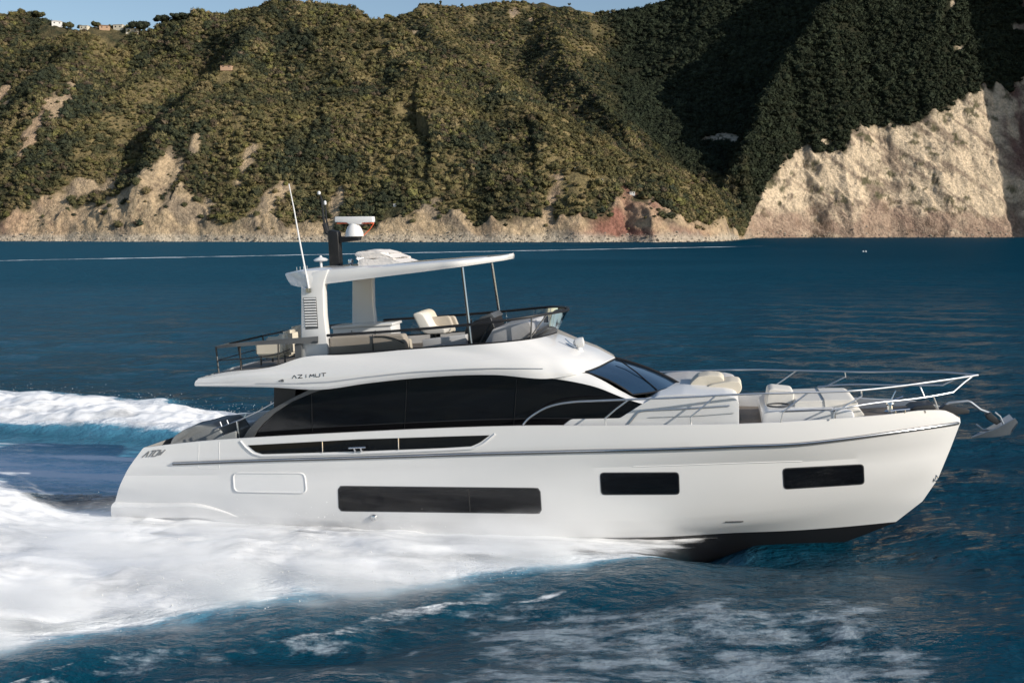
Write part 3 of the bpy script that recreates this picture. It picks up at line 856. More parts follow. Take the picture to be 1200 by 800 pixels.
def quad_curves(tl, tr_, br, bl, r):
    """top and bottom curve of a rounded quad, meeting half way up its ends"""
    tl, tr_, br, bl = [np.array(p, float) for p in (tl, tr_, br, bl)]
    ml, mr_ = (tl + bl) / 2, (tr_ + br) / 2
    def corner(p, a, b):
        a_ = p + (a - p) / np.linalg.norm(a - p) * r; b_ = p + (b - p) / np.linalg.norm(b - p) * r
        return [tuple((1 - u) ** 2 * a_ + 2 * u * (1 - u) * p + u * u * b_) for u in (0, .25, .5, .75, 1)]
    top = [tuple(ml)] + corner(tl, bl, tr_) + corner(tr_, tl, br) + [tuple(mr_)]
    bot = [tuple(ml)] + corner(bl, tl, br) + corner(br, bl, tr_) + [tuple(mr_)]
    return top, bot

def surf_tube(bvh, pts, r, off=0.0, closed=False, n=60, mbx=None, sides=6):
    p = lin(list(pts) + ([pts[0]] if closed else []), n)
    q = mbx or MB()
    q.tube([on(bvh, a, b, off) for a, b in p], r, sides)
    return q

# hull windows (frame recessed round each)
for q in [((397, 570), (632, 572.5), (634, 600.5), (398, 597.5)), ((704, 554.5), (794.5, 554), (795.5, 578), (705.5, 578.5)), ((918, 549.5), (1011, 544.5), (1012, 566), (919.5, 572))]:
    g = 1.2
    big = [(q[0][0] - g, q[0][1] - g), (q[1][0] + g, q[1][1] - g), (q[2][0] + g, q[2][1] + g), (q[3][0] - g, q[3][1] + g)]
    t, b = quad_curves(*big, 4.5)
    fr = patch_poly('hull_window_frame', t, b, HB_BVH, 0.006, M['midgrey'], yacht, 50, 6)
    t, b = quad_curves(*q, 3.5)
    patch_poly('pane', t, b, HB_BVH, 0.010, M['hullglass'], fr, 50, 6)
    fr.name = 'hull_window'
# mullion in the long window
wl = [o for o in bpy.data.objects if o.name.startswith('hull_window')][0]
surf_tube(HB_BVH, [(549, 572.5), (551, 598)], 0.016, 0.016).build('mullion', M['black'], wl)
# moulded panel aft
t, b = quad_curves((273.5, 553.5), (357, 554), (359.5, 577), (275, 575.5), 5)
pn = patch_poly('side_panel', t, b, HB_BVH, 0.012, M['gel2'], yacht, 50, 6)
ring = rpoly([(273.5, 553.5), (357, 554), (359.5, 577), (275, 575.5)], 6)
surf_tube(HB_BVH, ring, 0.020, 0.010, True, 90).build('panel_rim', M['gel2'], pn)
# dark slot under the side deck
bt = [(290.5, 521.5), (420, 514.5), (520, 511.3), (574, 509.7)]
bb = [(290.5, 521.5), (299, 529), (308, 531.8), (420, 528.5), (520, 524.5), (553, 522.6), (563, 518), (574, 509.7)]
slot = patch_poly('bulwark_opening', bt, bb, HB_BVH, 0.008, M['glass'], yacht, 70, 4)
for (xa, ya, xb_, yb_) in ((378, 517, 378.5, 530), (467, 513, 467.5, 526.5)):
    surf_tube(HB_BVH, [(xa, ya), (xb_, yb_)], 0.012, 0.02, n=4).build('divider', M['chrome'], slot)
surf_tube(HB_BVH, [(282, 516.5), (287, 523), (296, 531), (307, 534), (420, 531), (520, 527), (556, 525), (567, 519.5), (580, 508.5)], 0.028, 0.005, n=70).build('opening_trim', M['gel2'], slot)
# cleat in the opening
q = MB()
q.tube([on(HB_BVH, 410, 524.2, 0.09), on(HB_BVH, 430, 523.2, 0.09)], 0.022)
q.tube([on(HB_BVH, 416.5, 524, 0.09), on(HB_BVH, 416.8, 529, 0.03)], 0.024); q.tube([on(HB_BVH, 424, 523.6, 0.09), on(HB_BVH, 424.3, 528.6, 0.03)], 0.024)
q.build('cleat', M['chrome'])
# rub rail
rr_px = [(203, 543), (300, 539.5), (420, 536), (580, 531), (660, 529), (780, 526), (860, 523), (940, 519.5), (990, 514), (1071, 503), (1110, 497.5), (1122, 495.6)]
q = MB()
q.tube([on(HB_BVH, a, b, 0.01) for a, b in spline(rr_px, 140)], 0.042, 8)
rub = q.build('rub_rail', M['greymetal'])
q = MB(); q.tube([on(HB_BVH, a, b - 0.8, 0.045) for a, b in spline(rr_px, 140)], 0.016, 8)
q.build('rail_strip', M['chrome'], rub)
q = MB(); q.tube([on(HB_BVH, a, b, 0.0) for a, b in spline([(742, 546.5), (790, 545), (860, 542.5), (940, 540)], 40)], 0.012, 6)
q.build('spray_crease', M['gel2'])
# stern hatch joint lines
surf_tube(HB_BVH, [(233, 518.5), (232.5, 545), (233, 548.5), (257, 548.5), (257, 517.5)], 0.007, 0.0, n=50).build('hatch_joint', M['gel2'])
# swim platform wing low on the quarter
wt = [(130.5, 588), (180, 589), (237, 590.5), (262, 598), (280, 605.5)]
wb = [(130.5, 602), (180, 604), (237, 605.5), (262, 606.5), (280, 606.5)]
q = MB()
for (ta, tb, oa, ob) in ((wt, wb, 0.13, 0.10),):
    tt, bb_ = spline(ta, 40), spline(tb, 40)
    rws = []
    for j, (u, of) in enumerate(((0, -0.02), (0.03, 0.11), (0.12, 0.16), (0.5, 0.17), (0.9, 0.15), (0.97, 0.10), (1.0, -0.02))):
        row = []
        for i in range(40):
            p = tt[i] * (1 - u) + bb_[i] * u
            k = 1 - (i / 39) ** 2.2
            row.append(on(HB_BVH, max(p[0], 140.5 if i < 3 else p[0]), p[1], of * k if of > 0 else of) + Vector((-0.16 if i == 0 else 0, 0, 0)))
        rws.append(row)
    q.loft(rws); q.add(rws and [r[0] for r in rws], [tuple(range(len(rws)))])
q.build('swim_platform', M['gel'])
# hull fittings
q = MB(); pfit = on(HB_BVH, 438, 606, 0.0); q.lathe(pfit - Vector((0, -0.03, 0)), (0, -1, 0), [(0.07, 0), (0.085, 0.05), (0.06, 0.09), (0.03, 0.10)]); q.build('exhaust_outlet', M['chrome'])
surf_tube(HB_BVH, [(850, 611), (871, 610.5)], 0.016, 0.004, n=4).build('drain_slot', M['midgrey'])
q = MB(); pe = on(HB_BVH, 1096, 559.5, 0.01)
q.tube([pe + Vector((0.05 * math.cos(a), -0.01, 0.07 * math.sin(a))) for a in np.linspace(0, 6.283, 16)], 0.014)
q.build('bow_eye', M['chrome'])

# ---- lettering as thin raised strokes on a surface
def letters(name, word, x0, y0, x1, y1, h, bvh, r, mat, slant=0.0, gap=0.28):
    G = {'A': [[(0, 0), (.5, 1), (1, 0)]], 'Z': [[(0, 1), (1, 1), (0, 0), (1, 0)]], 'I': [[(.5, 0), (.5, 1)]], 'M': [[(0, 0), (0.12, 1), (.5, .25), (.88, 1), (1, 0)]],
         'U': [[(0, 1), (0, .15), (.15, 0), (.85, 0), (1, .15), (1, 1)]], 'T': [[(0, 1), (1, 1)], [(.5, 1), (.5, 0)]], 'O': [[(0, 0), (0, 1), (1, 1), (1, 0), (0, 0)]], 'V': [[(0, 1), (.5, 0), (1, 1)]],
         'W': [[(0, 1), (.25, 0), (.5, .8), (.75, 0), (1, 1)]], 'N': [[(0, 0), (0, 1), (1, 0), (1, 1)]]}
    n = len(word); wl_ = 1.0 / (n + gap * (n - 1))
    for k, ch in enumerate(word):
        a = k * (1 + gap) * wl_
        wch = wl_
        q = MB()
        for st in G[ch]:
            pp = []
            for (gx_, gy_) in lin(st, 14):
                uu = a + (gx_ if ch != 'I' else 0.5) * wch
                pp.append(on(bvh, x0 + (x1 - x0) * uu + slant * gy_, y0 + (y1 - y0) * uu - gy_ * h, r * 0.4))
            q.tube(pp, r, 6)
        q.build(name, mat)
M['lettergrey'] = mat_simple('grey_lettering', (0.20, 0.205, 0.21), 0.4)
letters('stern_letter', 'ATOW', 167, 535.4, 188, 533.6, 7.0, HB_BVH, 0.015, M['lettergrey'], slant=6, gap=0.12)

# ---- deck
q = MB()
inn = [Vector((p.x, -max(abs(p.y) - 0.10, 0.0), p.z - 0.005)) for p in r_top]
dk = [Vector((p.x, -max(abs(p.y) - 0.12, 0.0), p.z - (0.30 if i < NS - 14 else 0.30 * (NS - 1 - i) / 14))) for i, p in enumerate(r_top)]
q.loft([r_top, inn]); q.loft(mir([r_top, inn])); q.loft([inn, dk]); q.loft(mir([inn, dk]))
q.build('gunwale', M['gel2'])
q = MB(); q.loft([dk, [Vector((p.x, 0, p.z + 0.04)) for p in dk], [Vector((p.x, -p.y, p.z)) for p in dk]]); q.build('deck', M['deck'])

# ---- deckhouse: tinted side glass
arch = [(296, 513), (301, 505), (307, 497), (322, 483), (341, 470.5), (362, 461.5), (380, 456), (430, 448.5), (480, 443.5), (530, 440.3), (580, 439.3), (620, 440.8), (647, 443), (675, 447.5), (697, 452.8), (733, 466.5), (752, 472.5), (748, 477.5), (727, 489.5)]
prism('side_window', arch + [(670, 491), (657, 498), (650, 510), (300, 523)], -2.04, 2.04, M['glass'])
for px_ in ((365, 462, 366, 505), (477, 446, 474, 502), (606, 443, 602, 498)):
    q = MB(); q.tube([U(px_[0], px_[1], -2.046), U(px_[2], px_[3], -2.046)], 0.009, 4); q.build('window_joint', M['black'])
# grey wing that sweeps down to the side deck
wing_o = [(283, 516), (291, 503), (302, 491), (317, 480), (340, 467.5), (363, 456), (372, 454)]
wing_i = [(384, 454), (362, 462), (341, 471), (322, 483.5), (307, 497.5), (301, 505), (295, 516)]
prism('side_wing', wing_o + wing_i, -2.10, -1.98, M['greymetal'], bevel=0.01)
prism('side_wing', [(p[0], p[1]) for p in wing_o + wing_i], -2.10, -1.98, M['greymetal'], bevel=0.01)
o2_ = [o for o in yacht.children if o.name.startswith('side_wing')][-1]
for v in o2_.data.vertices: v.co.y = -v.co.y
o2_.data.flip_normals()
# black block under the aft overhang, standing in for shade at the saloon door
prism('saloon_door_shade', [(321, 452), (346, 452), (346, 520), (321, 520)], -1.95, 1.95, M['black'])

# ---- white superstructure: flybridge moulding wrapped round the front
R0 = [(229, 452.5, -2.30), (320, 453.8, -2.40), (376, 456.3, -2.42), (430, 449, -2.42), (480, 443.6, -2.40), (580, 439.2, -2.34), (647, 443.2, -2.18), (686, 435.5, -1.80), (700, 430.5, -1.30), (713, 424, -.65), (721.5, 420, 0)]
R1 = [(228, 450, -2.31), (320, 449, -2.44), (376, 450, -2.46), (430, 443, -2.47), (480, 437, -2.47), (580, 431.5, -2.40), (640, 432.5, -2.2), (684, 433, -1.78), (699, 428.3, -1.28), (712.5, 422, -.64), (720.5, 418.3, 0)]
R2 = [(229.5, 446, -2.30), (290, 440, -2.42), (345, 437, -2.44), (400, 432, -2.42), (480, 426, -2.40), (580, 421, -2.32), (636, 420, -2.1), (672, 419, -1.62), (684, 415.5, -1.15), (694, 411, -.58), (701, 408, 0)]
R3 = [(232, 443.2, -2.28), (257, 437.3, -2.36), (322, 429, -2.38), (353, 419, -2.34), (400, 415.3, -2.22), (500, 408, -2.15), (598, 400.5, -1.93), (625, 397.2, -1.58), (637, 394.8, -1.1), (646, 392.4, -.55), (653, 390.2, 0)]
def row3(R, per=9): return [U(a, b, y) for a, b, y in by_index(R, per)]
f0, f1, f2, f3 = [row3(R) for R in (R0, R1, R2, R3)]
q = MB()
rws = [f0] + resub(f0, f1, 2, 0.015) + [f1] + resub(f1, f2, 3, 0.02) + [f2] + resub(f2, f3, 4, -0.03) + [f3]
q.loft(rws); q.loft(mir(rws))
NI = 9 * 7     # index of the brow corner: underside and floor run the whole way
q.loft([f0, [Vector((p.x, 0, p.z + 0.0)) for p in f0], [Vector((p.x, -p.y, p.z)) for p in f0]])
fin = [Vector((p.x, p.y + 0.07 if p.y < -0.07 else 0, p.z)) for p in f3]
fl = [Vector((p.x, p.y + 0.08 if p.y < -0.08 else 0, p.z - (0.02 if i < 20 else 0.22 if i < 60 else 0.05))) for i, p in enumerate(f3)]
q.loft([f3, fin, fl]); q.loft(mir([f3, fin, fl]))
tr0 = [[r[0], (r[0].x - 0.12, 0, r[0].z), (r[0].x, -r[0].y, r[0].z)] for r in rws]
q.loft(tr0)
fly = q.build('superstructure', M['gel'])
fly.data.set_sharp_from_angle(angle=math.radians(22))
q = MB(); q.loft([fl, [Vector((p.x, 0, p.z)) for p in fl], [Vector((p.x, -p.y, p.z)) for p in fl]]); q.build('flybridge_floor', M['deck'])
FLY_BVH = BVHTree.FromPolygons([tuple(v.co) for v in fly.data.vertices], [tuple(p.vertices) for p in fly.data.polygons])
surf_tube(FLY_BVH, [(300, 449.6), (345, 449.4), (385, 447.6), (430, 441.8), (480, 436.4), (530, 433.2), (580, 431.6), (636, 432)], 0.011, 0.003, n=90).build('moulding_line', M['rail'])
letters('letter', 'AZIMUT', 342.5, 443.4, 382, 440.6, 3.7, FLY_BVH, 0.0085, M['black'], gap=0.32)
surf_tube(FLY_BVH, [(326.5, 446.6), (331.8, 444.6), (332.3, 446.9), (329.6, 446.1)], 0.013, 0.004, n=16).build('bow_emblem', M['greymetal'])

# ---- windscreen, pillars and foredeck moulding
brow = [(686, 435.8, -1.79), (700, 430.8, -1.29), (713, 424.3, -.65), (721.5, 420.3, 0)]
base = [(742, 464.5, -1.80), (765, 461.5, -1.36), (785, 456.5, -.70), (797, 452.5, 0)]
br_, ba_ = [[U(a, b, y) for a, b, y in by_index(R, 8)] for R in (brow, base)]
ws = [br_] + resub(br_, ba_, 6, 0.0) + [ba_]
ws = [[p + Vector((0, 0, 0.10 * math.sin(math.pi * k / 7))) for p in r] for k, r in enumerate(ws)]
q = MB(); q.loft(ws); q.loft(mir(ws)); wsc = q.build('windscreen', M['sheenglass'])
q = MB()
for rw in (ws[0], ws[-1]): q.tube([p + Vector((0, -0.01, 0.005)) for p in rw], 0.022, 6); q.tube([Vector((p.x, -p.y, p.z)) + Vector((0, 0.01, 0.005)) for p in rw], 0.022, 6)
q.tube([r[0] for r in ws], 0.022, 6); q.tube([Vector((r[0].x, -r[0].y, r[0].z)) for r in ws], 0.022, 6)
q.build('screen_frame', M['black'], wsc)
q = MB(); q.tube([r[-1] + Vector((0, 0, 0.012)) for r in ws], 0.045, 6); q.build('screen_mullion', M['black'], wsc)
q = MB(); q.tube([U(770, 459, -1.2) + Vector((0, 0, 0.05)), U(745, 440, -0.9) + Vector((0, 0, 0.10)), U(724, 424, -0.5) + Vector((0, 0, 0.08))], 0.018, 6); q.build('wiper', M['black'], wsc)
# pillar: white band between side glass and windscreen
pa = [(620, 440.6, -2.14), (647, 443.4, -2.10), (675, 447.8, -2.07), (697, 453, -2.06), (733, 466.8, -2.06), (753, 473, -2.06), (775, 476, -2.06)]
pb = [(640, 436, -2.14), (672, 438, -1.98), (686, 437, -1.82), (700, 442.5, -1.82), (730, 459, -1.84), (745, 466, -1.84), (770, 464, -1.70)]
A_, B_ = row3(pa, 6), row3(pb, 6)
pr = [A_] + resub(A_, B_, 4, 0.05) + [B_]
for pp_ in (pr, mir(pr)): q = MB(); q.loft(pp_); q.build('screen_pillar', M['gel'])
prism('foredeck_moulding', [(726, 490), (752, 473.5), (770, 464), (800, 461.5), (850, 463.5), (861, 466), (866, 472), (866, 500), (655, 506), (660, 498), (669, 491)], -2.06, 2.06, M['gel2'], bevel=0.05, r=3)
q = MB()
q.tube([U(a, b, -2.075) for a, b in lin([(737, 496), (748, 482.5), (756, 480.5), (800, 478.5), (855, 475)], 30)], 0.02, 6)
q.tube([U(a, b, -2.07) for a, b in lin([(760, 489), (820, 487), (860, 484)], 12)], 0.008, 4)
q.build('moulding_groove', M['rail'])

# ---- tinted flybridge screen
sT = [(383, 393, -2.27), (473, 387, -2.25), (547, 380.5, -2.12), (600, 374.3, -1.93), (628, 370, -1.55), (646, 367, -1.05), (659, 364.6, -.52), (666, 363.2, 0)]
sB = [(384, 416, -2.24), (473, 409.8, -2.15), (547, 404.3, -2.04), (598, 400.3, -1.90), (624, 397, -1.55), (636, 394.6, -1.08), (645, 392.2, -.54), (652, 390, 0)]
st_, sb_ = row3(sT, 7), row3(sB, 7)
q = MB(); q.loft([st_, sb_]); q.loft(mir([st_, sb_])); scr = q.build('flybridge_screen', M['tint'])
q = MB(); q.tube(st_ + [Vector((p.x, -p.y, p.z)) for p in reversed(st_[:-1])], 0.034, 8); q.build('screen_rim', M['black'], scr)
q = MB(); q.tube([p + Vector((0, 0, 0.01)) for p in sb_] + [Vector((p.x, -p.y, p.z + 0.01)) for p in reversed(sb_[:-1])], 0.022, 6); q.build('screen_sill', M['black'], scr)
for (a, b) in (((576, 376.5, -2.0), (562, 403, -2.0)), ((641, 368, -1.2), (620, 397.5, -1.62)), ((623, 371, -1.66), (622, 397, -1.64))):
    q = MB(); q.tube([U(*a), U(*b)], 0.022, 6); q.build('screen_bracket', M['greymetal'], scr)

# ---- radar arch, hard top, poles
leg_px = [(352.5, 331), (366, 319), (385, 315.5), (380, 330), (378.8, 340), (380, 370), (385.5, 417.5), (352.5, 421)]
def louvre(leg, y, sgn):
    q = MB()
    for k in range(11):
        yy = 350.5 + k * 3.15; xl = 356.5 + 0.35 * k * 0.5; xr = 370 + 0.18 * k
        a = U(xl, yy, y); b = U(xr, yy - 0.6, y); 
        q.box(((a.x + b.x) / 2, sgn * (abs(y) + 0.012), (a.z + b.z) / 2), (b.x - a.x, 0.03, 0.030), Matrix.Rotation(sgn * 0.5, 3, 'X'))
    q.build('louvre', M['gel2'], leg)
    lp = [(355.5, 348.8), (370.5, 348.2), (373, 385), (358, 386)]
    a = [U(px_, py_, y) for px_, py_ in lp]
    q = MB(); q.add([(p.x, sgn * (abs(y) + 0.004), p.z) for p in a], [(0, 1, 2, 3)]); q.build('louvre_backing', M['greymetal'], leg)
legs = []
for sgn in (-1, 1):
    lg = prism('arch_leg', leg_px, -2.03, -1.76, M['gel'], bevel=0.03)
    if sgn > 0:
        for v in lg.data.vertices: v.co.y = -v.co.y
        lg.data.flip_normals()
    louvre(lg, -2.03, sgn); legs.append(lg)
HT = [(334, 321.5, -1.62), (348, 318.5, -1.92), (380, 316.6, -1.98), (440, 313.2, -1.98), (510, 308, -1.97), (540, 305.6, -1.9), (559, 304.2, -1.6), (578, 302.5, -1.1), (594.5, 300.7, -.5), (602, 299.5, 0)]
HBt = [(341, 334, -1.60), (350, 336, -1.90), (380, 332.8, -1.96), (440, 325.3, -1.95), (510, 316.6, -1.93), (540, 312.6, -1.87), (558, 310, -1.57), (577, 307.2, -1.08), (593.5, 304.6, -.49), (601, 303, 0)]
hT, hBt = row3(HT, 6), row3(HBt, 6)
q = MB()
def inset(r, k, dz): return [Vector((p.x, p.y * k, p.z + dz)) for p in r]
hr = [inset(hBt, 0.0, 0.06), inset(hBt, 0.9, 0.03), hBt] + resub(hBt, hT, 3, 0.03) + [hT, inset(hT, 0.94, 0.035), inset(hT, 0.6, 0.06), inset(hT, 0.0, 0.07)]
q.loft(hr); q.loft(mir(hr)); q.loft([[r[0], (r[0].x, 0, r[0].z), (r[0].x, -r[0].y, r[0].z)] for r in hr[2:7]])
hard = q.build('hard_top', M['gel'])
for sgn in (-1, 1):
    for (a, b, r) in (((541.5, 313, -1.72), (552.5, 406, -1.86), 0.036),):
        pa_, pb_ = U(*a), U(*b)
        pts = [Vector((pa_.x, sgn * abs(pa_.y), pa_.z)), Vector((pb_.x, sgn * abs(pb_.y), pb_.z))]
        q = MB(); q.tube(pts, r, 10); pl = q.build('support_pole', M['midgrey'])
        q = MB(); q.tube([p + Vector((0.022, -0.028, 0)) for p in pts], r * 0.55, 8); q.build('pole_trim', M['chrome'], pl)
# folded sunroof canvas
def soften(o, amp, sc_, seed, cuts=3):
    bm = bmesh.new(); bm.from_mesh(o.data)
    bmesh.ops.triangulate(bm, faces=bm.faces[:])
    for _ in range(cuts):
        ed = [e for e in bm.edges if e.calc_length() > 0.12]
        if ed: bmesh.ops.subdivide_edges(bm, edges=ed, cuts=1, use_grid_fill=False)
    bmesh.ops.smooth_vert(bm, verts=bm.verts, factor=0.5, use_axis_x=True, use_axis_y=True, use_axis_z=True)
    bm.normal_update()
    co = np.array([v.co[:] for v in bm.verts])
    d = amp * fbm(co[:, 0] / sc_ + co[:, 1] * 0.3, co[:, 2] / sc_ + co[:, 1] / (sc_ * 1.7), seed, 3)
    for v, k in zip(bm.verts, d): v.co += v.normal * float(k)
    bm.to_mesh(o.data); bm.free()
    o.data.polygons.foreach_set('use_smooth', [True] * len(o.data.polygons))
    return o
for k, (ol, y0, y1) in enumerate(((([(418, 309), (421, 303), (452, 302), (474, 308.5), (470, 312), (424, 314)]), -1.0, 0.7), ([(416, 303.5), (419, 298.5), (446, 296.5), (462, 302.5), (458, 306), (421, 307)], -0.85, 0.75), ([(415, 298.5), (418, 295), (440, 293), (455, 297), (450, 300), (418, 301)], -0.6, 0.7))):
    soften(prism('folded_sunroof', ol, y0, y1, M['canvas'], bevel=0.03, r=2), 0.05, 0.35, 400 + k)
q = MB()
for k in range(4): q.tube([U(419 + 2.2 * k, 302, -0.92), U(424 + 2.2 * k, 313.5, -0.92)], 0.014, 6)
q.build('roof_hinge', M['chrome'])

# mast with radar
mast = prism('radar_mast', [(384, 276), (386, 269.5), (395, 271), (396, 276), (398, 311.5), (386, 312.5)], -0.16, 0.12, M['black'], bevel=0.02)
prism('radar_bracket', [(395, 277), (421, 277.5), (420, 281.5), (404, 283.5), (396, 284.5)], -0.12, 0.10, M['black'], parent=mast, bevel=0.012)
rc = U(415.5, 277, 0.0)
q = MB(); k_ = (U(426, 277, 0).x - U(405, 277, 0).x) / 2
q.lathe(rc, (0, 0, 1), [(k_ * 1.0, 0), (k_ * 1.0, 0.03), (k_ * 0.92, 0.12), (k_ * 0.70, 0.26), (k_ * 0.45, 0.33), (k_ * 0.4, 0.36)], 24)
q.build('radar_pedestal', M['gel2'], mast)
prism('radar_scanner', [(392, 254), (436.5, 253.6), (436.8, 260.5), (424, 261), (422, 263), (409, 263), (406, 261), (392, 260.5)], -0.11, 0.11, M['gel2'], parent=mast, bevel=0.025)
prism('scanner_band', [(395, 261), (435, 260.8), (435, 262), (395, 262.2)], -0.08, 0.10, M['orange'], parent=mast)
q = MB(); q.tube([U(437, 258, 0.02), U(438, 262, 0.02), U(434, 268, 0.02), U(426, 276, 0.02)], 0.012, 6); q.build('radar_cable', M['orange'], mast)
q = MB(); q.tube([U(374.5, 226, -.1), U(377, 234, -.1), U(379, 255, -.1), U(381.5, 270, -.1)], 0.018, 8, 0.04); q.tube([U(381, 237, 0), U(382.5, 258, 0), U(386, 274, 0)], 0.016, 8, 0.035)
q.tube([U(380, 262, -.1), U(383, 272, -.1), U(388, 275, -.05)], 0.07, 8)
q.build('signal_poles', M['black'], mast)
q = MB(); q.lathe(U(374, 228, -.1), (0, 0, 1), [(0.035, 0), (0.045, 0.03), (0.04, 0.07), (0.015, 0.09)], 12); q.build('signal_lamp', M['gel2'], mast); q = MB(); q.lathe(U(381, 240, 0), (0, 0, 1), [(0.03, 0), (0.04, 0.03), (0.035, 0.09), (0.01, 0.11)], 12); q.build('signal_lamp', M['gel2'], mast)
# satellite dome, lamp, whip aerials
q = MB(); q.lathe(U(376.5, 314, -0.3), (0, 0, 1), [(0.05, 0), (0.035, 0.02), (0.03, 0.17), (0.16, 0.18), (0.20, 0.21), (0.15, 0.25), (0.05, 0.285), (0.02, 0.33)], 20); q.build('satellite_dome', M['gel2'])
q = MB(); q.lathe(U(411.5, 316, -0.5), (0, 0, 1), [(0.03, 0), (0.022, 0.02), (0.022, 0.13), (0.06, 0.16), (0.075, 0.21), (0.06, 0.27), (0.02, 0.29)], 16); q.build('roof_lamp', M['chrome'])
q = MB(); q.tube([U(362.5, 341, -2.06), U(350.5, 279, -2.06), U(344.5, 245, -2.06), U(338.5, 215.5, -2.06)], 0.026, 8, 0.012); wa = q.build('whip_aerial', M['gel2'])
q = MB(); q.box(U(362, 340, -2.05), (0.13, 0.07, 0.10)); q.tube([U(356, 337, -2.05), U(363, 340, -2.05)], 0.02); q.build('aerial_mount', M['chrome'], wa)
for k in range(4): q = MB(); p = U(348 + 4 * k, 318 - 0.5 * k, -1.4); q.tube([p, p + Vector((0, 0, 0.11))], 0.008, 5); q.build('bird_spike', M['rail'])
# searchlight and horn on the coachroof
p = U(679, 409, -0.9)
q = MB(); q.lathe(p + Vector((0, 0, -0.05)), (0, 0, 1), [(0.10, 0), (0.08, 0.06), (0.05, 0.10), (0.05, 0.14)], 16); q.lathe(p + Vector((-0.14, 0, 0.15)), (1, 0, 0.12), [(0.05, 0), (0.11, 0.06), (0.125, 0.16), (0.12, 0.25), (0.02, 0.27)], 18); q.build('searchlight', M['gel2'])
q = MB(); q.tube([U(662, 397, -1.0), U(668, 402.5, -1.0), U(675, 406.5, -1.0)], 0.022, 8); q.build('horn', M['chrome'])

# ---- aft flybridge rail
rl = [(373, 392.5, -2.12), (371, 402.2, -2.12)]
gt = [(372, 394, -2.09), (350, 395.8, -2.22), (300, 399.8, -2.30), (262, 404, -2.28), (252, 405.8, -2.10)]
gb = [(372, 402, -2.09), (350, 402.5, -2.22), (300, 404.4, -2.30), (262, 407.5, -2.28), (252, 408.5, -2.10)]
ga, gb_ = row3(gt, 8), row3(gb, 8)
full = lambda r: r + [Vector((r[-1].x - 0.06, r[-1].y * k, r[-1].z)) for k in (0.5, 0, -0.5)] + [Vector((p.x, -p.y, p.z)) for p in reversed(r)]
fa, fb = full(ga), full(gb_)
off = lambda r, d: [p + Vector((0, d if p.y < 0 else -d, 0)) for p in r]
q = MB(); q.loft([fa, fb, off(fb, 0.05), off(fa, 0.05), fa]); aft = q.build('aft_rail', M['greymetal'])
for (a, b) in (((253, 406, -2.12), (256.5, 437, -2.20)), ((281, 403, -2.29), (282.5, 433.5, -2.30)), ((326, 400, -2.26), (326.5, 427, -2.28))):
    for sg in (-1, 1):
        u_, v_ = U(*a), U(*b)
        q = MB(); q.tube([Vector((u_.x, sg * abs(u_.y), u_.z)), Vector((v_.x, sg * abs(v_.y), v_.z))], 0.022, 6); q.build('rail_post', M['black'], aft)
for yy in (-0.8, 0.8):
    u_, v_ = U(253, 406, -2.12), U(256.5, 437, -2.2)
    q = MB(); q.tube([Vector((u_.x - 0.05, yy, u_.z)), Vector((v_.x - 0.03, yy, v_.z))], 0.022, 6); q.build('rail_post', M['black'], aft)
mid = full(row3([(340, 409, -2.22), (326, 414.5, -2.28), (300, 418.5, -2.3), (262, 422, -2.28), (254, 422.5, -2.14)], 6))
q = MB(); q.tube(mid, 0.014, 6); q.build('mid_rail', M['black'], aft)
prism('rail_gusset', [(345, 403), (353, 402), (353, 419.5), (346, 421.5)], -2.16, -2.08, M['greymetal'])

# ---- fly furniture built into the boat
def cush(name, px_, y0, y1, mat, bev=0.06, parent=yacht): return prism(name, px_, y0, y1, mat, parent, bevel=bev, r=3, segs=4)
sofa = cush('flybridge_sofa', [(386, 395), (436, 393), (472, 391.5), (476, 402), (474, 413), (386, 419)], -1.95, -1.62, M['beige'], 0.05)
cush('seat_cushion', [(388, 404), (474, 399), (476, 414), (388, 419)], -1.6, -0.95, M['cream'], 0.05, sofa)
q = MB(); q.tube([U(436.5, 392, -1.965), U(437.5, 416, -1.965)], 0.014, 6); q.tube([U(a, b, -1.965) for a, b in lin([(438, 394), (452, 394), (464, 397), (473, 402)], 10)], 0.014, 6); q.build('seat_seam', M['midgrey'], sofa)
bar = prism('flybridge_cabinet', [(390, 385), (458, 381.5), (460, 402), (390, 406)], 0.9, 1.75, M['gel2'], bevel=0.02)
prism('worktop', [(388, 382.3), (459, 378.3), (460, 381.3), (388, 385.5)], 0.86, 1.78, M['gel'], parent=bar, bevel=0.01)
for x_ in (412, 440):
    q = MB(); q.tube([U(x_, 387, 0.89), U(x_ + 0.8, 402, 0.89)], 0.008, 4); q.build('door_joint', M['greymetal'], bar)
q = MB(); q.lathe(U(400, 391, 0.9), (0, -1, 0), [(0.02, 0), (0.025, 0.02), (0.01, 0.03)], 10); q.build('handle', M['chrome'], bar); q = MB(); q.lathe(U(456 - 28, 390, 0.9), (0, -1, 0), [(0.02, 0), (0.025, 0.02), (0.01, 0.03)], 10); q.build('handle', M['chrome'], bar)
for k, (y0, dx, mt) in enumerate(((-1.05, 0, 'whitecush'), (-0.25, 6, 'cream'))):
    hs = cush('helm_seat', [(483 + dx, 368 - dx * .4), (490 + dx, 365.5 - dx * .4), (496 + dx, 368 - dx * .4), (505 + dx, 384), (521 + dx, 384.5), (522 + dx, 391), (500 + dx, 392), (493 + dx, 388)], y0, y0 + 0.62, M[mt], 0.05)
    cush('side_bolster', [(502 + dx, 372), (526 + dx, 370), (531 + dx, 382), (508 + dx, 385)], y0 + 0.55, y0 + 0.70, M['beige'], 0.05, hs)
    q = MB(); b0 = U(507 + dx, 391, y0 + 0.3); q.tube([b0, b0 + Vector((0, 0, -0.55))], 0.07, 10); q.build('pedestal', M['black'], hs)
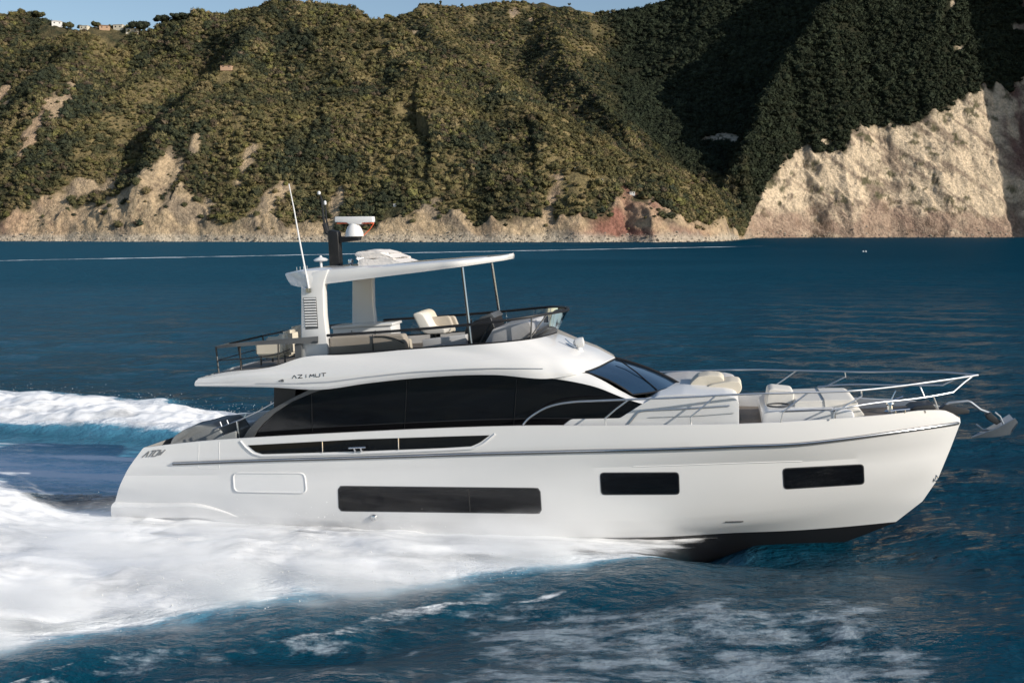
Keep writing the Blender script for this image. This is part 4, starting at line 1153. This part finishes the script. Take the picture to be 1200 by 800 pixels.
hel = prism('helm_console', [(545, 385), (556, 376), (575, 371), (580, 384), (572, 405), (546, 407)], -1.35, -0.1, M['black'], bevel=0.03)
prism('helm_display', [(561, 372.5), (575, 366.8), (580, 372), (566, 379.5)], -1.25, -0.2, M['greymetal'], parent=hel, bevel=0.012)
wc = U(549, 383, -0.7); q = MB()
q.tube([wc + Vector((0.07 * math.sin(a), 0.19 * math.cos(a), 0.19 * math.sin(a))) for a in np.linspace(0, 6.2832, 28)], 0.016, 6, cap=False); q.tube([wc + Vector((0, -.19, 0)), wc + Vector((0, .19, 0))], 0.012); q.tube([wc, wc + Vector((0.2, 0, -0.06))], 0.03)
q.build('steering_wheel', M['midgrey'], hel)
prism('console_base', [(495, 398), (546, 392), (546, 408), (495, 412)], -1.6, -1.35, M['gel2'], bevel=0.02)
prism('dash_moulding', [(578, 385), (606, 379.5), (620, 377), (624, 393), (598, 402), (566, 406)], -1.45, 1.3, M['gel2'], bevel=0.10, r=3, segs=4)
q = MB(); q.box(U(640, 374, -0.6), (0.10, 0.16, 0.16)); q.build('dash_box', M['greymetal'])

# ---- cockpit aft
sc1_ = cush('cockpit_sofa_cover', [(198, 523), (202, 512), (214, 504), (232, 498.5), (248, 496.8), (256, 501), (262, 511), (262, 522)], -1.5, 0.2, M['greycush'], 0.15)
sc2_ = cush('cockpit_table_cover', [(240, 523), (255, 513), (276, 504.5), (277, 519)], -2.0, -1.2, M['greycush'], 0.06)
cush('cockpit_cushion', [(262, 520), (264, 508), (272, 499), (282, 495), (294, 495), (294, 520)], 1.5, 1.95, M['whitecush'], 0.10)
soften(sc1_, 0.07, 0.7, 411); soften(sc2_, 0.05, 0.6, 413)
q = MB()
for pts in ([(250, 503), (262, 499), (283, 491), (304, 481), (322, 471)],):
    q.tube([U(a, b, -1.9) for a, b in lin(pts, 24)], 0.016, 6)
for (a, b) in (((260, 499.5), (258, 494)), ((268, 497), (266, 492)), ((286, 490), (289, 484.5)), ((307, 479.5), (308, 476)), ((318, 473), (318, 470))):
    q.tube([U(a[0], a[1], -1.9), U(b[0], b[1], -1.9)], 0.016, 6)
q.tube([U(278, 493, -1.9), U(281, 514, -1.9)], 0.03, 8)
q.build('cockpit_rail', M['chrome'])

# ---- foredeck seats
ls = cush('bow_lounge', [(801, 464), (804, 458), (810, 448), (817, 441.5), (830, 439.5), (844, 440.5), (849, 445), (847, 450), (828, 455), (822, 464)], -0.5, 0.35, M['cream'], 0.10)
cush('lounge_bolster', [(818, 465), (822, 456), (834, 450.5), (856, 446.5), (867, 447.5), (870, 454), (867, 461), (856, 463.5), (845, 465)], -0.75, 0.2, M['cream'], 0.10, ls)
sp = prism('sunpad_base', [(893, 486), (899, 481.5), (978, 481), (1000, 482), (1003, 496), (893, 500)], -1.45, 1.2, M['gel2'], bevel=0.05, r=3)
cush('backrest', [(896, 481), (900, 457), (905, 455), (928, 457.5), (931, 461), (929, 480)], -0.55, 0.3, M['whitecush'], 0.06, sp)
cush('sun_cushion', [(930, 481), (931, 470), (975, 468.5), (1000, 468.5), (1007, 473), (998, 480), (975, 481)], -0.9, 1.1, M['whitecush'], 0.07, sp)
cush('front_cushion', [(980, 492), (980, 481), (1000, 479), (1010, 482), (1014, 487)], -1.2, 0.9, M['whitecush'], 0.05, sp)
q = MB(); q.tube([U(a, b, -1.46) for a, b in lin([(916, 482), (976, 479.5)], 8)], 0.012, 5); q.tube([U(977.5, 478, -1.46), U(978.5, 491, -1.46)], 0.02, 5); q.build('base_seam', M['midgrey'], sp)
q = MB(); q.tube([U(a, b, -0.91) for a, b in lin([(932, 481), (975, 481.5), (999, 480.5)], 12)], 0.02, 5); q.build('cushion_seam', M['greycush'], sp)
q = MB(); q.tube([U(966, 469, -0.905) , U(967, 481, -0.905)], 0.014, 5); q.build('cushion_seam', M['greycush'], sp)
q = MB(); q.tube([U(966, 468.2, -0.9), U(966, 468.2, -0.9) + Vector((0, 2.0, 0.0))], 0.012, 5); q.build('cushion_seam', M['greycush'], sp)
q = MB()
for a0 in np.linspace(0, 1.5, 4):
    q.tube([U(912, 474.5 + a0, -0.9) + Vector((0.26 * math.cos(t), 0.26 * math.sin(t), 0.02 * a0)) for t in np.linspace(0, 6.283, 22)], 0.022, 6)
q.build('coiled_rope', M['midgrey'])
# windlass and deck gear
wl0 = U(1043, 474, -0.4)
q = MB(); q.lathe(wl0 + Vector((0, 0, -0.2)), (0, 0, 1), [(0.14, 0), (0.14, 0.04), (0.08, 0.08), (0.07, 0.18), (0.10, 0.22), (0.09, 0.27), (0.02, 0.28)], 18)
q.tube([U(1043, 470, -.5), U(1058, 464.5, -.4)], 0.02); q.tube([U(1050, 458, -.5), U(1044, 470, -.5)], 0.02); q.build('windlass', M['chrome'])
q = MB(); q.tube([U(1043, 481.5, -1.1), U(1066, 479.5, -0.95)], 0.028); q.tube([U(1049, 481, -1.08), U(1049, 484.5, -1.08)], 0.03); q.tube([U(1060, 480, -1.0), U(1060, 483.5, -1.0)], 0.03); q.build('bow_cleat', M['chrome'])
prism('chain_locker', [(1066, 480), (1072, 476), (1094, 473.5), (1098, 478), (1090, 483)], -0.35, 0.35, M['midgrey'], bevel=0.02)

# ---- guard rails round the bow
def yrail(px): return float(np.interp(px, [610, 700, 800, 900, 1000, 1080, 1120, 1146], [-2.45, -2.42, -2.33, -2.12, -1.72, -1.05, -0.55, -0.03]))
top_px = [(613, 497.5), (618, 491.5), (628, 484), (640, 477.5), (652, 473.8), (670, 471), (700, 469.5), (742, 467.8), (791, 466), (860, 462.3), (935, 460), (1009, 457.2), (1050, 453), (1088, 448), (1120, 443.5), (1146, 439.5)]
tp = [U(a, b, yrail(a)) for a, b in spline(top_px, 110)]
port = [Vector((p.x, -p.y, p.z)) for p in tp]
q = MB(); q.tube(tp, 0.024, 8); q.tube(port, 0.024, 8); gr = q.build('bow_rail', M['rail'])
lo_px = [(975, 480), (1000, 476), (1030, 471.5), (1060, 468.5), (1090, 464.5), (1117, 459.5)]
lp = [U(a, b, yrail(a) * 1.0) for a, b in spline(lo_px, 40)]
for rr_ in (lp, [Vector((p.x, -p.y, p.z)) for p in lp]):
    q = MB(); q.tube(rr_, 0.022, 8); q.build('lower_rail', M['rail'], gr)
stn = [[(710, 498.5), (709, 490), (722, 479), (737, 468)], [(810, 498), (809, 488.5), (822, 478), (838, 464)], [(915, 494.5), (917, 483), (930, 473), (947, 460)], [(1009, 457), (1010, 464), (990, 476), (978, 483), (977, 490.5)], [(1094, 465), (1097, 473), (1099, 479)], [(1117, 459.5), (1130, 448), (1140, 440.5)]]
for pts in stn:
    for sg in (-1, 1):
        P_ = [U(a, b, yrail(a)) for a, b in pts]
        q = MB(); q.tube([Vector((p.x, sg * abs(p.y), p.z)) for p in P_], 0.020, 8); q.build('stanchion', M['rail'], gr)

# ---- anchor on its roller at the stem
anc = empty('anchor'); anc.parent = yacht
q = MB(); q.tube([U(a, b, 0.0) for a, b in [(1104, 477), (1112, 472), (1134, 470), (1138, 471.5), (1149, 480), (1160, 484)]], 0.035, 8); q.build('shank', M['galv'], anc)
prism('roller_plate', [(1100, 480), (1108, 474), (1136, 480), (1136, 484), (1110, 488)], -0.10, 0.10, M['midgrey'], parent=anc, bevel=0.01)
prism('crown', [(1155, 486), (1161, 483), (1174, 494), (1168, 498), (1158, 492)], -0.10, 0.10, M['midgrey'], parent=anc, bevel=0.015)
q = MB()
fk = [U(a, b, 0.0) for a, b in [(1138.5, 511.5), (1166, 500), (1186, 488.5), (1191, 493.5), (1184, 507.5), (1167, 510.5)]]
ft, f1_, f2_, f3_, f4_, f5_ = fk
for sg in (-1, 1):
    e1 = [ft, f1_ + Vector((0, sg * 0.20, 0.02)), f2_ + Vector((0, sg * 0.26, 0.03))]
    e0 = [ft + Vector((0.02, 0, -0.01)), f5_, f4_]
    q.loft([e0, e1]); q.loft([[p + Vector((0, 0, -0.03)) for p in e0], [p + Vector((0, sg * 0.01, -0.02)) for p in e1]]); q.loft([e1, [p + Vector((0, sg * 0.01, -0.02)) for p in e1]])
    q.add([f2_ + Vector((0, sg * 0.26, 0.03)), f3_ + Vector((0, sg * 0.15, 0)), f4_, f4_ + Vector((0, 0, -0.03)), f3_ + Vector((0, sg * 0.15, -0.03))], [(0, 1, 2), (1, 4, 3, 2)])
q.build('fluke', M['galv'], anc)
q = MB(); q.tube([U(a, b, 0.05) for a, b in [(1144, 497), (1152, 503), (1164, 502), (1172, 498)]], 0.02); q.tube([U(1166, 483, -.1), U(1172, 488, -.1), U(1176, 497, -.1)], 0.022); q.build('roll_bar', M['galv'], anc)

# ---- loose chairs on the aft flybridge
def chair(px_, y0, label):
    t = empty('deck_chair')
    base_ = U(*px_, y0)
    t.matrix_world = BM @ Matrix.Translation(base_)
    return tag(t, label, 'chair', 'cream chairs on the aft flybridge')
for (px_, y0, lb, s_c) in (((318, 428), -1.75, 'cream upholstered chair on the aft flybridge close behind the grey side rail', 1.0), ((329, 419), 0.7, 'cream upholstered chair on the far side of the aft flybridge, half hidden by the rail', 1.0)):
    t = chair(px_, y0, lb)
    def bx(name, c, sz, mat, bev=0.05):
        q = MB(); q.box(c, sz); o = q.build(name, mat, t)
        bm = bmesh.new(); bm.from_mesh(o.data); bmesh.ops.bevel(bm, geom=bm.edges[:], offset=bev, segments=4, affect='EDGES'); bm.to_mesh(o.data); bm.free()
        o.data.polygons.foreach_set('use_smooth', [True] * len(o.data.polygons))
        return o
    bx('seat', (0, 0.42, 0.30), (0.72, 0.72, 0.24), M['cream'])
    bx('backrest', (0.36, 0.42, 0.54), (0.20, 0.80, 0.62), M['cream'], 0.07)
    bx('armrest', (0.0, 0.03, 0.42), (0.80, 0.14, 0.34), M['cream'])
    bx('armrest', (0.0, 0.81, 0.42), (0.80, 0.14, 0.34), M['cream'])
    for sx in (-0.3, 0.35):
        for sy in (0.06, 0.78):
            q = MB(); q.tube([(sx, sy, 0), (sx, sy, 0.26)], 0.025, 8); q.build('leg', M['midgrey'], t)
# ------------------------------------------------------------------ spray thrown up by the hull
def mat_foam():
    m, n, b = new_mat('white_water')
    L = n.links.new
    tc = n.nodes.new('ShaderNodeTexCoord')
    mp = n.nodes.new('ShaderNodeMapping'); mp.inputs['Scale'].default_value = (0.55, 1, 1)
    mp.inputs['Rotation'].default_value = (0, 0, -YAW)
    L(tc.outputs['Object'], mp.inputs['Vector'])
    nz = n.nodes.new('ShaderNodeTexNoise'); nz.inputs['Scale'].default_value = 0.9; nz.inputs['Detail'].default_value = 9; nz.inputs['Roughness'].default_value = 0.65
    L(mp.outputs[0], nz.inputs['Vector'])
    b.inputs['Base Color'].default_value = (0.93, 0.94, 0.95, 1)
    b.inputs['Roughness'].default_value = 0.9
    b.inputs['Specular IOR Level'].default_value = 0.1
    b.inputs['Subsurface Weight'].default_value = 0.0
    at = n.nodes.new('ShaderNodeAttribute'); at.attribute_name = 'cover'
    mp2 = n.nodes.new('ShaderNodeMapping'); mp2.inputs['Scale'].default_value = (0.16, 1.3, 1); mp2.inputs['Rotation'].default_value = (0, 0, -YAW)
    L(tc.outputs['Object'], mp2.inputs['Vector'])
    n2 = n.nodes.new('ShaderNodeTexNoise'); n2.inputs['Scale'].default_value = 1.3; n2.inputs['Detail'].default_value = 6; n2.inputs['Roughness'].default_value = 0.62
    L(mp2.outputs[0], n2.inputs['Vector'])
    av = n.nodes.new('ShaderNodeMath'); av.operation = 'ADD'; L(nz.outputs[0], av.inputs[0]); L(n2.outputs[0], av.inputs[1])
    ad = n.nodes.new('ShaderNodeMath'); ad.operation = 'MULTIPLY_ADD'; ad.inputs[1].default_value = 1.25
    L(av.outputs[0], ad.inputs[0]); L(at.outputs['Fac'], ad.inputs[2])
    mr = n.nodes.new('ShaderNodeMapRange'); mr.interpolation_type = 'SMOOTHSTEP'; mr.inputs[1].default_value = 1.68; mr.inputs[2].default_value = 2.55
    L(ad.outputs[0], mr.inputs[0]); L(mr.outputs[0], b.inputs['Alpha'])
    nb = n.nodes.new('ShaderNodeTexNoise'); nb.inputs['Scale'].default_value = 2.2; nb.inputs['Detail'].default_value = 8; nb.inputs['Roughness'].default_value = 0.6
    L(mp.outputs[0], nb.inputs['Vector'])
    bp = n.nodes.new('ShaderNodeBump'); bp.inputs['Strength'].default_value = 0.22; bp.inputs['Distance'].default_value = 0.25
    L(nb.outputs[0], bp.inputs['Height']); L(bp.outputs[0], b.inputs['Normal'])
    return m
M['foam'] = mat_foam()

def spray_sheet(name, xr, yr, nx, ny, zf, cf, label):
    xb = np.linspace(xr[0], xr[1], nx)[None, :] * np.ones((ny, 1)); yb = np.linspace(yr[0], yr[1], ny)[:, None] * np.ones((1, nx))
    c_, s_b = math.cos(YAW), math.sin(YAW)
    X = 0.4 + xb * c_ - yb * s_b; Y = 27.5 + xb * s_b + yb * c_
    Z = zf(xb, yb, X, Y); C = cf(xb, yb, X, Y)
    o = big_mesh(name, np.stack([X, Y, Z], -1).reshape(-1, 3), grid_faces(ny, nx), M['foam'], True, None, {'cover': C})
    return tag(o, label, 'spray', kind='stuff')

def near_z(xb, yb, X, Y):
    wn = np.interp(xb, _fx, _fw)
    u = np.clip((-yb - 2.0) / np.maximum(wn - 2.0, 0.3), 0, 1.2)
    grow = sstep(5.5, -6, xb)
    aft_ = sstep(-10.5, -14, xb)
    ht = (0.10 + 0.42 * grow + 0.30 * aft_) * np.clip(1 - u ** 2.2, 0, 1) * (sstep(0.02, 0.5, u) * (1 - aft_) + aft_)
    n1 = fbm(xb / 2.6, yb / 1.5, 301, 4); n2 = fbm(xb / 0.9, yb / 0.6, 303, 3)
    return wave(X, Y) * 0.5 + ht * (1 + 0.55 * n1) + 0.07 * n2 * (0.4 + grow) + 0.05
def near_c(xb, yb, X, Y):
    _, _, fn_, _, dn_, _ = foam_fields(X, Y)
    fd = np.interp(xb, [-8, -3, 2, 5], [3.6, 3.2, 1.6, 0.7])
    e = sstep(0.4, -1.0, (dn_ + np.minimum(1.0, fd * 0.5) * fbm(xb / 2.2, yb / 0.6, 305, 4)) / fd) * sstep(5.9, 3.6, xb + 0.9 * fbm(xb / 0.7, yb / 0.35, 309, 3))
    e = e * np.where(xb < -9.6, sstep(0.2, 2.6, -yb - 0.3 + 0.8 * fbm(xb / 2, yb / 1.2, 307, 3)), 1)
    return e * 1.15 - 0.1
spray_sheet('bow_wave_spray', (-34, 5.8), (-21.5, -0.2), 700, 400, near_z, near_c, 'white spray and foam sheeting out along the near side of the yacht')
def far_z(xb, yb, X, Y):
    wf0 = np.interp(xb, [-40, -20, -10, -6, 0, 4], [9.5, 8.4, 7.0, 5.8, 3.5, 2.6]); wf1 = np.interp(xb, [-40, -20, -10, -6, 0, 4], [16.5, 14.5, 11.2, 8.8, 6.0, 3.4])
    u = np.clip((yb - wf0) / (wf1 - wf0), 0, 1)
    return wave(X, Y) * 0.5 + (0.25 + 0.5 * sstep(3, -10, xb)) * np.sin(math.pi * u ** 0.8) * (0.75 + 0.5 * fbm(xb / 2, yb / 1.2, 311, 4)) + 0.1 * fbm(xb / 0.7, yb / 0.5, 313, 3)
def far_c(xb, yb, X, Y):
    _, _, _, ff_, _, _ = foam_fields(X, Y)
    return ff_ * 1.25 - 0.1
spray_sheet('far_wake_foam', (-42, 5), (2.2, 20), 520, 220, far_z, far_c, 'white foam crest of the wake beyond the stern')

# droplets flying off the edges
def droplets():
    r = np.random.default_rng(23)
    v0, f0 = ICO1
    P, R = [], []
    for k in range(5200):
        if r.random() < 0.62:
            x_ = r.uniform(-17, 1.5); w_ = float(np.interp(x_, _fx, _fw)); y_ = -(2.2 + (w_ - 2.0) * r.beta(2.0, 1.1)); top = 0.2 + 0.55 * sstep(5, -6, x_)
            z_ = 0.05 + float(top) * r.beta(1.3, 2.5) * 1.5
        else:
            x_ = r.uniform(-32, -2); w0_ = float(np.interp(x_, [-40, -20, -10, -6, 0, 4], [9.5, 8.4, 7.0, 5.8, 3.5, 2.6])); w1_ = float(np.interp(x_, [-40, -20, -10, -6, 0, 4], [16.5, 14.5, 11.2, 8.8, 6.0, 3.4]))
            y_ = w0_ + (w1_ - w0_) * r.beta(2, 2); z_ = 0.3 + 0.8 * r.beta(1.2, 2.6)
        c_, s_b = math.cos(YAW), math.sin(YAW)
        P.append((0.4 + x_ * c_ - y_ * s_b, 27.5 + x_ * s_b + y_ * c_, z_)); R.append(0.006 + 0.022 * r.beta(1, 5)) ; R[-1] *= 0.6 if x_ > 2 else 0.85
    P, R = np.array(P), np.array(R)
    V = (v0[None] * R[:, None, None] + P[:, None, :]).reshape(-1, 3)
    Fc = (f0[None] + (np.arange(len(P)) * len(v0))[:, None, None]).reshape(-1, 3)
    o = big_mesh('spray_droplets', V, Fc, M['gel2'], True)
    tag(o, 'flying droplets of spray over the foam', 'droplets', kind='stuff')
droplets()

# fine mist hanging over the foam: one closed box of uneven, soft density
def mist_box(name, xr, yr, zr, wkeys, inner, dens, label, h0):
    q = MB()
    q.box(((xr[0] + xr[1]) / 2, (yr[0] + yr[1]) / 2, (zr[0] + zr[1]) / 2), (xr[1] - xr[0], yr[1] - yr[0], zr[1] - zr[0]))
    m = bpy.data.materials.new(name); m.use_nodes = True
    n = m.node_tree; n.nodes.clear(); L = n.links.new
    out = n.nodes.new('ShaderNodeOutputMaterial'); pv = n.nodes.new('ShaderNodeVolumePrincipled')
    pv.inputs['Color'].default_value = (0.985, 0.99, 0.995, 1); pv.inputs['Anisotropy'].default_value = -0.1
    L(pv.outputs[0], out.inputs['Volume'])
    tc = n.nodes.new('ShaderNodeTexCoord'); sx = n.nodes.new('ShaderNodeSeparateXYZ'); L(tc.outputs['Object'], sx.inputs[0])
    def math_(op, a, b=None, c=None, clamp=False):
        t = n.nodes.new('ShaderNodeMath'); t.operation = op; t.use_clamp = clamp
        for i, v in enumerate((a, b, c)):
            if v is None: continue
            if isinstance(v, (int, float)): t.inputs[i].default_value = v
            else: L(v, t.inputs[i])
        return t.outputs[0]
    def mr(v, a, b, c=0.0, d=1.0):
        t = n.nodes.new('ShaderNodeMapRange'); t.interpolation_type = 'SMOOTHSTEP'
        L(v, t.inputs[0]); t.inputs[1].default_value = a; t.inputs[2].default_value = b; t.inputs[3].default_value = c; t.inputs[4].default_value = d
        return t.outputs[0]
    fc = n.nodes.new('ShaderNodeFloatCurve')
    wmax = max(k[1] for k in wkeys)
    cv = fc.mapping.curves[0]
    pts = [((k[0] - xr[0]) / (xr[1] - xr[0]), k[1] / wmax) for k in wkeys]
    while len(cv.points) < len(pts): cv.points.new(0.5, 0.5)
    for p, (a, b) in zip(cv.points, sorted(pts)): p.location = (a, b); p.handle_type = 'VECTOR'
    fc.mapping.update()
    L(math_('MULTIPLY_ADD', sx.outputs[0], 1.0 / (xr[1] - xr[0]), -xr[0] / (xr[1] - xr[0])), fc.inputs['Value'])
    width = math_('MULTIPLY', fc.outputs[0], wmax)
    mp = n.nodes.new('ShaderNodeMapping'); mp.inputs['Scale'].default_value = (0.45, 1.0, 1.0); L(tc.outputs['Object'], mp.inputs[0])
    nz = n.nodes.new('ShaderNodeTexNoise'); nz.inputs['Scale'].default_value = 0.85; nz.inputs['Detail'].default_value = 4; nz.inputs['Roughness'].default_value = 0.55; L(mp.outputs[0], nz.inputs['Vector'])
    lat = math_('ABSOLUTE', sx.outputs[1])
    nn = math_('SUBTRACT', nz.outputs[0], 0.5)
    edge = math_('SUBTRACT', math_('MULTIPLY_ADD', nn, 2.6, width), lat)          # metres inside the outer edge
    e1 = mr(edge, -0.2, 2.4)
    i1 = mr(math_('MULTIPLY_ADD', nn, 1.2, lat), inner[0], inner[1])
    top = math_('MULTIPLY', mr(edge, 0.0, 3.0, 0.25, 1.0), h0)
    zrel = math_('DIVIDE', sx.outputs[2], math_('ADD', math_('MULTIPLY_ADD', nn, h0 * 1.8, top), 0.02))
    fz = mr(zrel, 0.1, 1.0, 1.0, 0.0)
    mp3 = n.nodes.new('ShaderNodeMapping'); mp3.inputs['Scale'].default_value = (0.13, 0.9, 0.6); L(tc.outputs['Object'], mp3.inputs[0])
    n3 = n.nodes.new('ShaderNodeTexNoise'); n3.inputs['Scale'].default_value = 1.0; n3.inputs['Detail'].default_value = 3; L(mp3.outputs[0], n3.inputs['Vector'])
    pf = math_('MULTIPLY', mr(nz.outputs[0], 0.38, 0.64), mr(n3.outputs[0], 0.40, 0.60, 0.18, 1.0))
    xf = mr(sx.outputs[0], xr[1] - 0.6, xr[1] - 4.0)
    d = math_('MULTIPLY', math_('MULTIPLY', math_('MULTIPLY', e1, i1), math_('MULTIPLY', fz, pf)), math_('MULTIPLY', xf, dens))
    L(d, pv.inputs['Density'])
    o = mobj(name, q.v, q.f, m, None, False)
    o.matrix_world = Matrix.Translation((0.4, 27.5, 0.0)) @ Matrix.Rotation(YAW, 4, 'Z')
    m.cycles.volume_step_rate = 0.12
    return tag(o, label, 'mist', kind='stuff')
mist_box('spray_mist', (-30.0, 6.0), (-21.0, -2.0), (0.02, 1.5), list(zip(_fx[1:], [q_ + 1.0 for q_ in _fw[1:]])), (2.9, 5.0), 2.8, 'drifting white mist over the spray beside the yacht', 1.05)
# ------------------------------------------------------------------ houses on the hill, lone trees on the skyline
M['wall_a'] = mat_simple('house_cream_wall', (0.62, 0.57, 0.46), 0.9, scale=0.5)
M['wall_b'] = mat_simple('house_white_wall', (0.72, 0.71, 0.68), 0.9, scale=0.5)
M['wall_c'] = mat_simple('house_orange_wall', (0.50, 0.33, 0.22), 0.9, scale=0.5)
M['tile'] = mat_simple('roof_tiles', (0.30, 0.18, 0.12), 0.9, var=0.25, scale=1.5)
M['pale_roof'] = mat_simple('pale_roof', (0.55, 0.50, 0.45), 0.9, var=0.1, scale=1.0)
M['shutter'] = mat_simple('dark_window', (0.03, 0.032, 0.035), 0.3)
M['bark'] = mat_simple('bark', (0.07, 0.05, 0.035), 0.95, var=0.2, scale=2)

def house(px, py, wpx, hpx, wall, roof, gable, rot, label, dist=None):
    p = None
    for dy in np.arange(0, 30, 1.0):
        p = land_hit(px, py + hpx * 0.5 + dy)
        if p is not None: break
    if p is None: return
    s = p.y / F
    W_, H_, D_ = wpx * s, hpx * s, wpx * s * 0.7
    t = empty('house', (p.x, p.y, p.z - 0.3)); t.rotation_euler.z = rot
    tag(t, label, 'house', 'houses on the hill')
    rise = H_ * (0.32 if gable else 0.06)
    hw = H_ - rise
    q = MB(); q.box((0, 0, hw / 2 - 1.0), (W_, D_, hw + 2.0)); q.build('wall', wall, t, False)
    q = MB()
    if gable:
        e = 0.35
        q.add([(-W_/2 - e, -D_/2 - e, hw), (W_/2 + e, -D_/2 - e, hw), (W_/2 + e, D_/2 + e, hw), (-W_/2 - e, D_/2 + e, hw), (-W_/2 + W_ * .15, 0, hw + rise), (W_/2 - W_ * .15, 0, hw + rise)],
              [(0, 1, 5, 4), (1, 2, 5), (2, 3, 4, 5), (3, 0, 4), (0, 3, 2, 1)])
    else:
        q.box((0, 0, hw + rise / 2 + 0.003), (W_ + 0.6, D_ + 0.6, rise))
    q.build('roof', roof, t, False)
    nwin = max(2, int(W_ / 3.4))
    for k in range(nwin):
        for lv in range(1 if hw < 4.6 else 2):
            q = MB(); q.box((-W_/2 + W_ * (k + 0.5) / nwin, -D_/2 - 0.02, hw * (0.55 if hw < 4.6 else 0.27 + 0.45 * lv)), (min(1.1, W_ * 0.14), 0.08, min(1.5, hw * 0.35)))
            q.build('window', M['shutter'], t, False)
house(67, 27, 11, 5, M['wall_b'], M['pale_roof'], True, 0.35, 'long white house standing alone on the grassy slope, leftmost of the hilltop houses')
house(99.5, 28, 9, 4.5, M['wall_a'], M['pale_roof'], False, -0.1, 'flat roofed pale yellow house against the sky left of the round dark tree')
house(123, 32, 11, 5, M['wall_c'], M['tile'], True, 0.2, 'orange walled house with red tile roof on the saddle of the hill')
house(140, 32, 11, 5, M['wall_a'], M['pale_roof'], False, -0.15, 'tall cream flat roofed house behind the terrace on the saddle')
house(156, 34.5, 14, 5, M['wall_a'], M['wall_b'], True, 0.1, 'broad pale yellow house below the umbrella pine')
house(266, 78, 13, 3.5, M['wall_c'], M['tile'], True, 0.0, 'low house with long red roof among the trees high on the hill')
house(676, 198, 6, 3.5, M['wall_b'], M['pale_roof'], False, 0.1, 'small white cabin on the lit ridge slope, topmost of the cabins')
house(703, 211, 7, 3.5, M['wall_a'], M['pale_roof'], True, 0.2, 'small cream cabin on the terraced slope between two white cabins')
house(741, 226, 6, 3.5, M['wall_b'], M['pale_roof'], False, -0.1, 'small white cabin lowest on the ridge just above the red cliff')
house(463, 240, 4, 3, M['wall_b'], M['pale_roof'], False, 0.0, 'tiny white hut above the low cliff near the water')

def mkmesh(name, V, Fc, mat, parent, col):
    o = big_mesh(name, V, Fc, mat, False, col); o.parent = parent; return o
def tree(px, py, wpx, hpx, kind, label, up=0.5):
    """crown centred on the pixel; foot on the hill"""
    p = land_hit(px, py + hpx * up + 2)
    if p is None:
        # on the skyline: stand on the crest below
        for dy in range(1, 60, 1):
            p = land_hit(px, py + hpx * up + dy)
            if p is not None: break
    if p is None: return
    s = p.y / F
    want = at_depth(px, py, p.y)
    t = empty('pine_tree' if kind == 'pine' else 'hill_tree', (p.x, p.y, p.z - 0.3)); tag(t, label, 'tree', 'trees standing out on the skyline')
    hc = min(max(want.z - p.z + 0.3, hpx * s * 0.5), hpx * s * 0.75)
    R_ = wpx * s / 2; hz = hpx * s / 2
    r = np.random.default_rng(int(px * 13 + py))
    VV, FF, CC, o_ = [], [], [], 0
    for k in range(16):
        tv, tf = T_HI[k % len(T_HI)]
        a = r.uniform(0, 6.283); d = R_ * 0.68 * math.sqrt(r.uniform(0, 1))
        zz = hc + r.uniform(-0.45, 0.5) * hz * (1 - (d / R_) ** 2 * 0.7)
        rr = R_ * r.uniform(0.30, 0.46)
        VV.append(tv * np.array([rr, rr, min(rr, hz * 0.7) * 1.1]) + np.array([d * math.cos(a), d * math.sin(a), zz])); FF.append(tf + o_); o_ += len(tv)
        cc = PAL[3 if kind == 'pine' else 0] * r.uniform(0.8, 1.25)
        CC.append(np.broadcast_to(cc, tv.shape) * (1 + 0.3 * r.uniform(-1, 1, (len(tv), 1))))
    mkmesh('crown', np.concatenate(VV), np.concatenate(FF), M['leaf'], t, np.concatenate(CC))
    q = MB(); q.tube([(0, 0, -0.5), (0.1 * R_, 0, hc * 0.5), (0, 0, hc)], max(0.16, R_ * 0.09), 7, max(0.08, R_ * 0.05))
    for a in (0.4, 2.5, 4.4): q.tube([(0, 0, hc * 0.65), (R_ * 0.5 * math.cos(a), R_ * 0.5 * math.sin(a), hc)], R_ * 0.05, 5, R_ * 0.02)
    q.build('trunk', M['bark'], t)
tree(163, 23, 26, 13, 'pine', 'broad dark umbrella pine rising right above the pale yellow house')
tree(112, 28, 12, 8, 'bush', 'round dark tree between the pale yellow and the orange house')
tree(189, 17, 22, 10, 'pine', 'dark pine on the skyline just right of the broad umbrella pine')
tree(211, 13, 24, 9, 'pine', 'dark pine on the skyline where the crest starts to climb right')
tree(80, 15, 14, 9, 'bush', 'bushy tree on the crest directly above the long white house')
tree(94, 20, 9, 8, 'bush', 'small slim tree on the crest at the left edge of the flat roofed house')
tree(45, 12, 16, 8, 'bush', 'rounded tree at the left end of the skyline crest')
tree(516, 3, 4, 8, 'bush', 'thin lone tree on the far ridge, left of the pair against the sky', 0.6)
tree(541, 2, 5, 6, 'bush', 'small lone tree on the far ridge near the frame top', 0.6)
tree(667, 4, 4, 6, 'bush', 'tiny lone tree in the dip of the far ridge', 0.6)

# two small white floats far out on the water
for px_, lb in ((1011.5, 'tiny white float on the open water, left one of the close pair'), (1014.5, 'tiny white float on the open water, right one of the close pair')):
    d = ray_dir(px_, 295); tt = (0.1 - CAMH) / d.z
    t = empty('mooring_float', (d.x * tt, d.y * tt, 0.0)); tag(t, lb, 'float', 'pair of floats')
    q = MB(); q.lathe((0, 0, -0.1), (0, 0, 1), [(0.10, 0), (0.26, 0.12), (0.30, 0.28), (0.22, 0.46), (0.06, 0.55)], 14); q.build('float_body', M['gel2'], t)
    q = MB(); q.tube([(0, 0, 0.44), (0, 0, 0.62)], 0.04, 8); q.build('top_ring', M['gel2'], t)
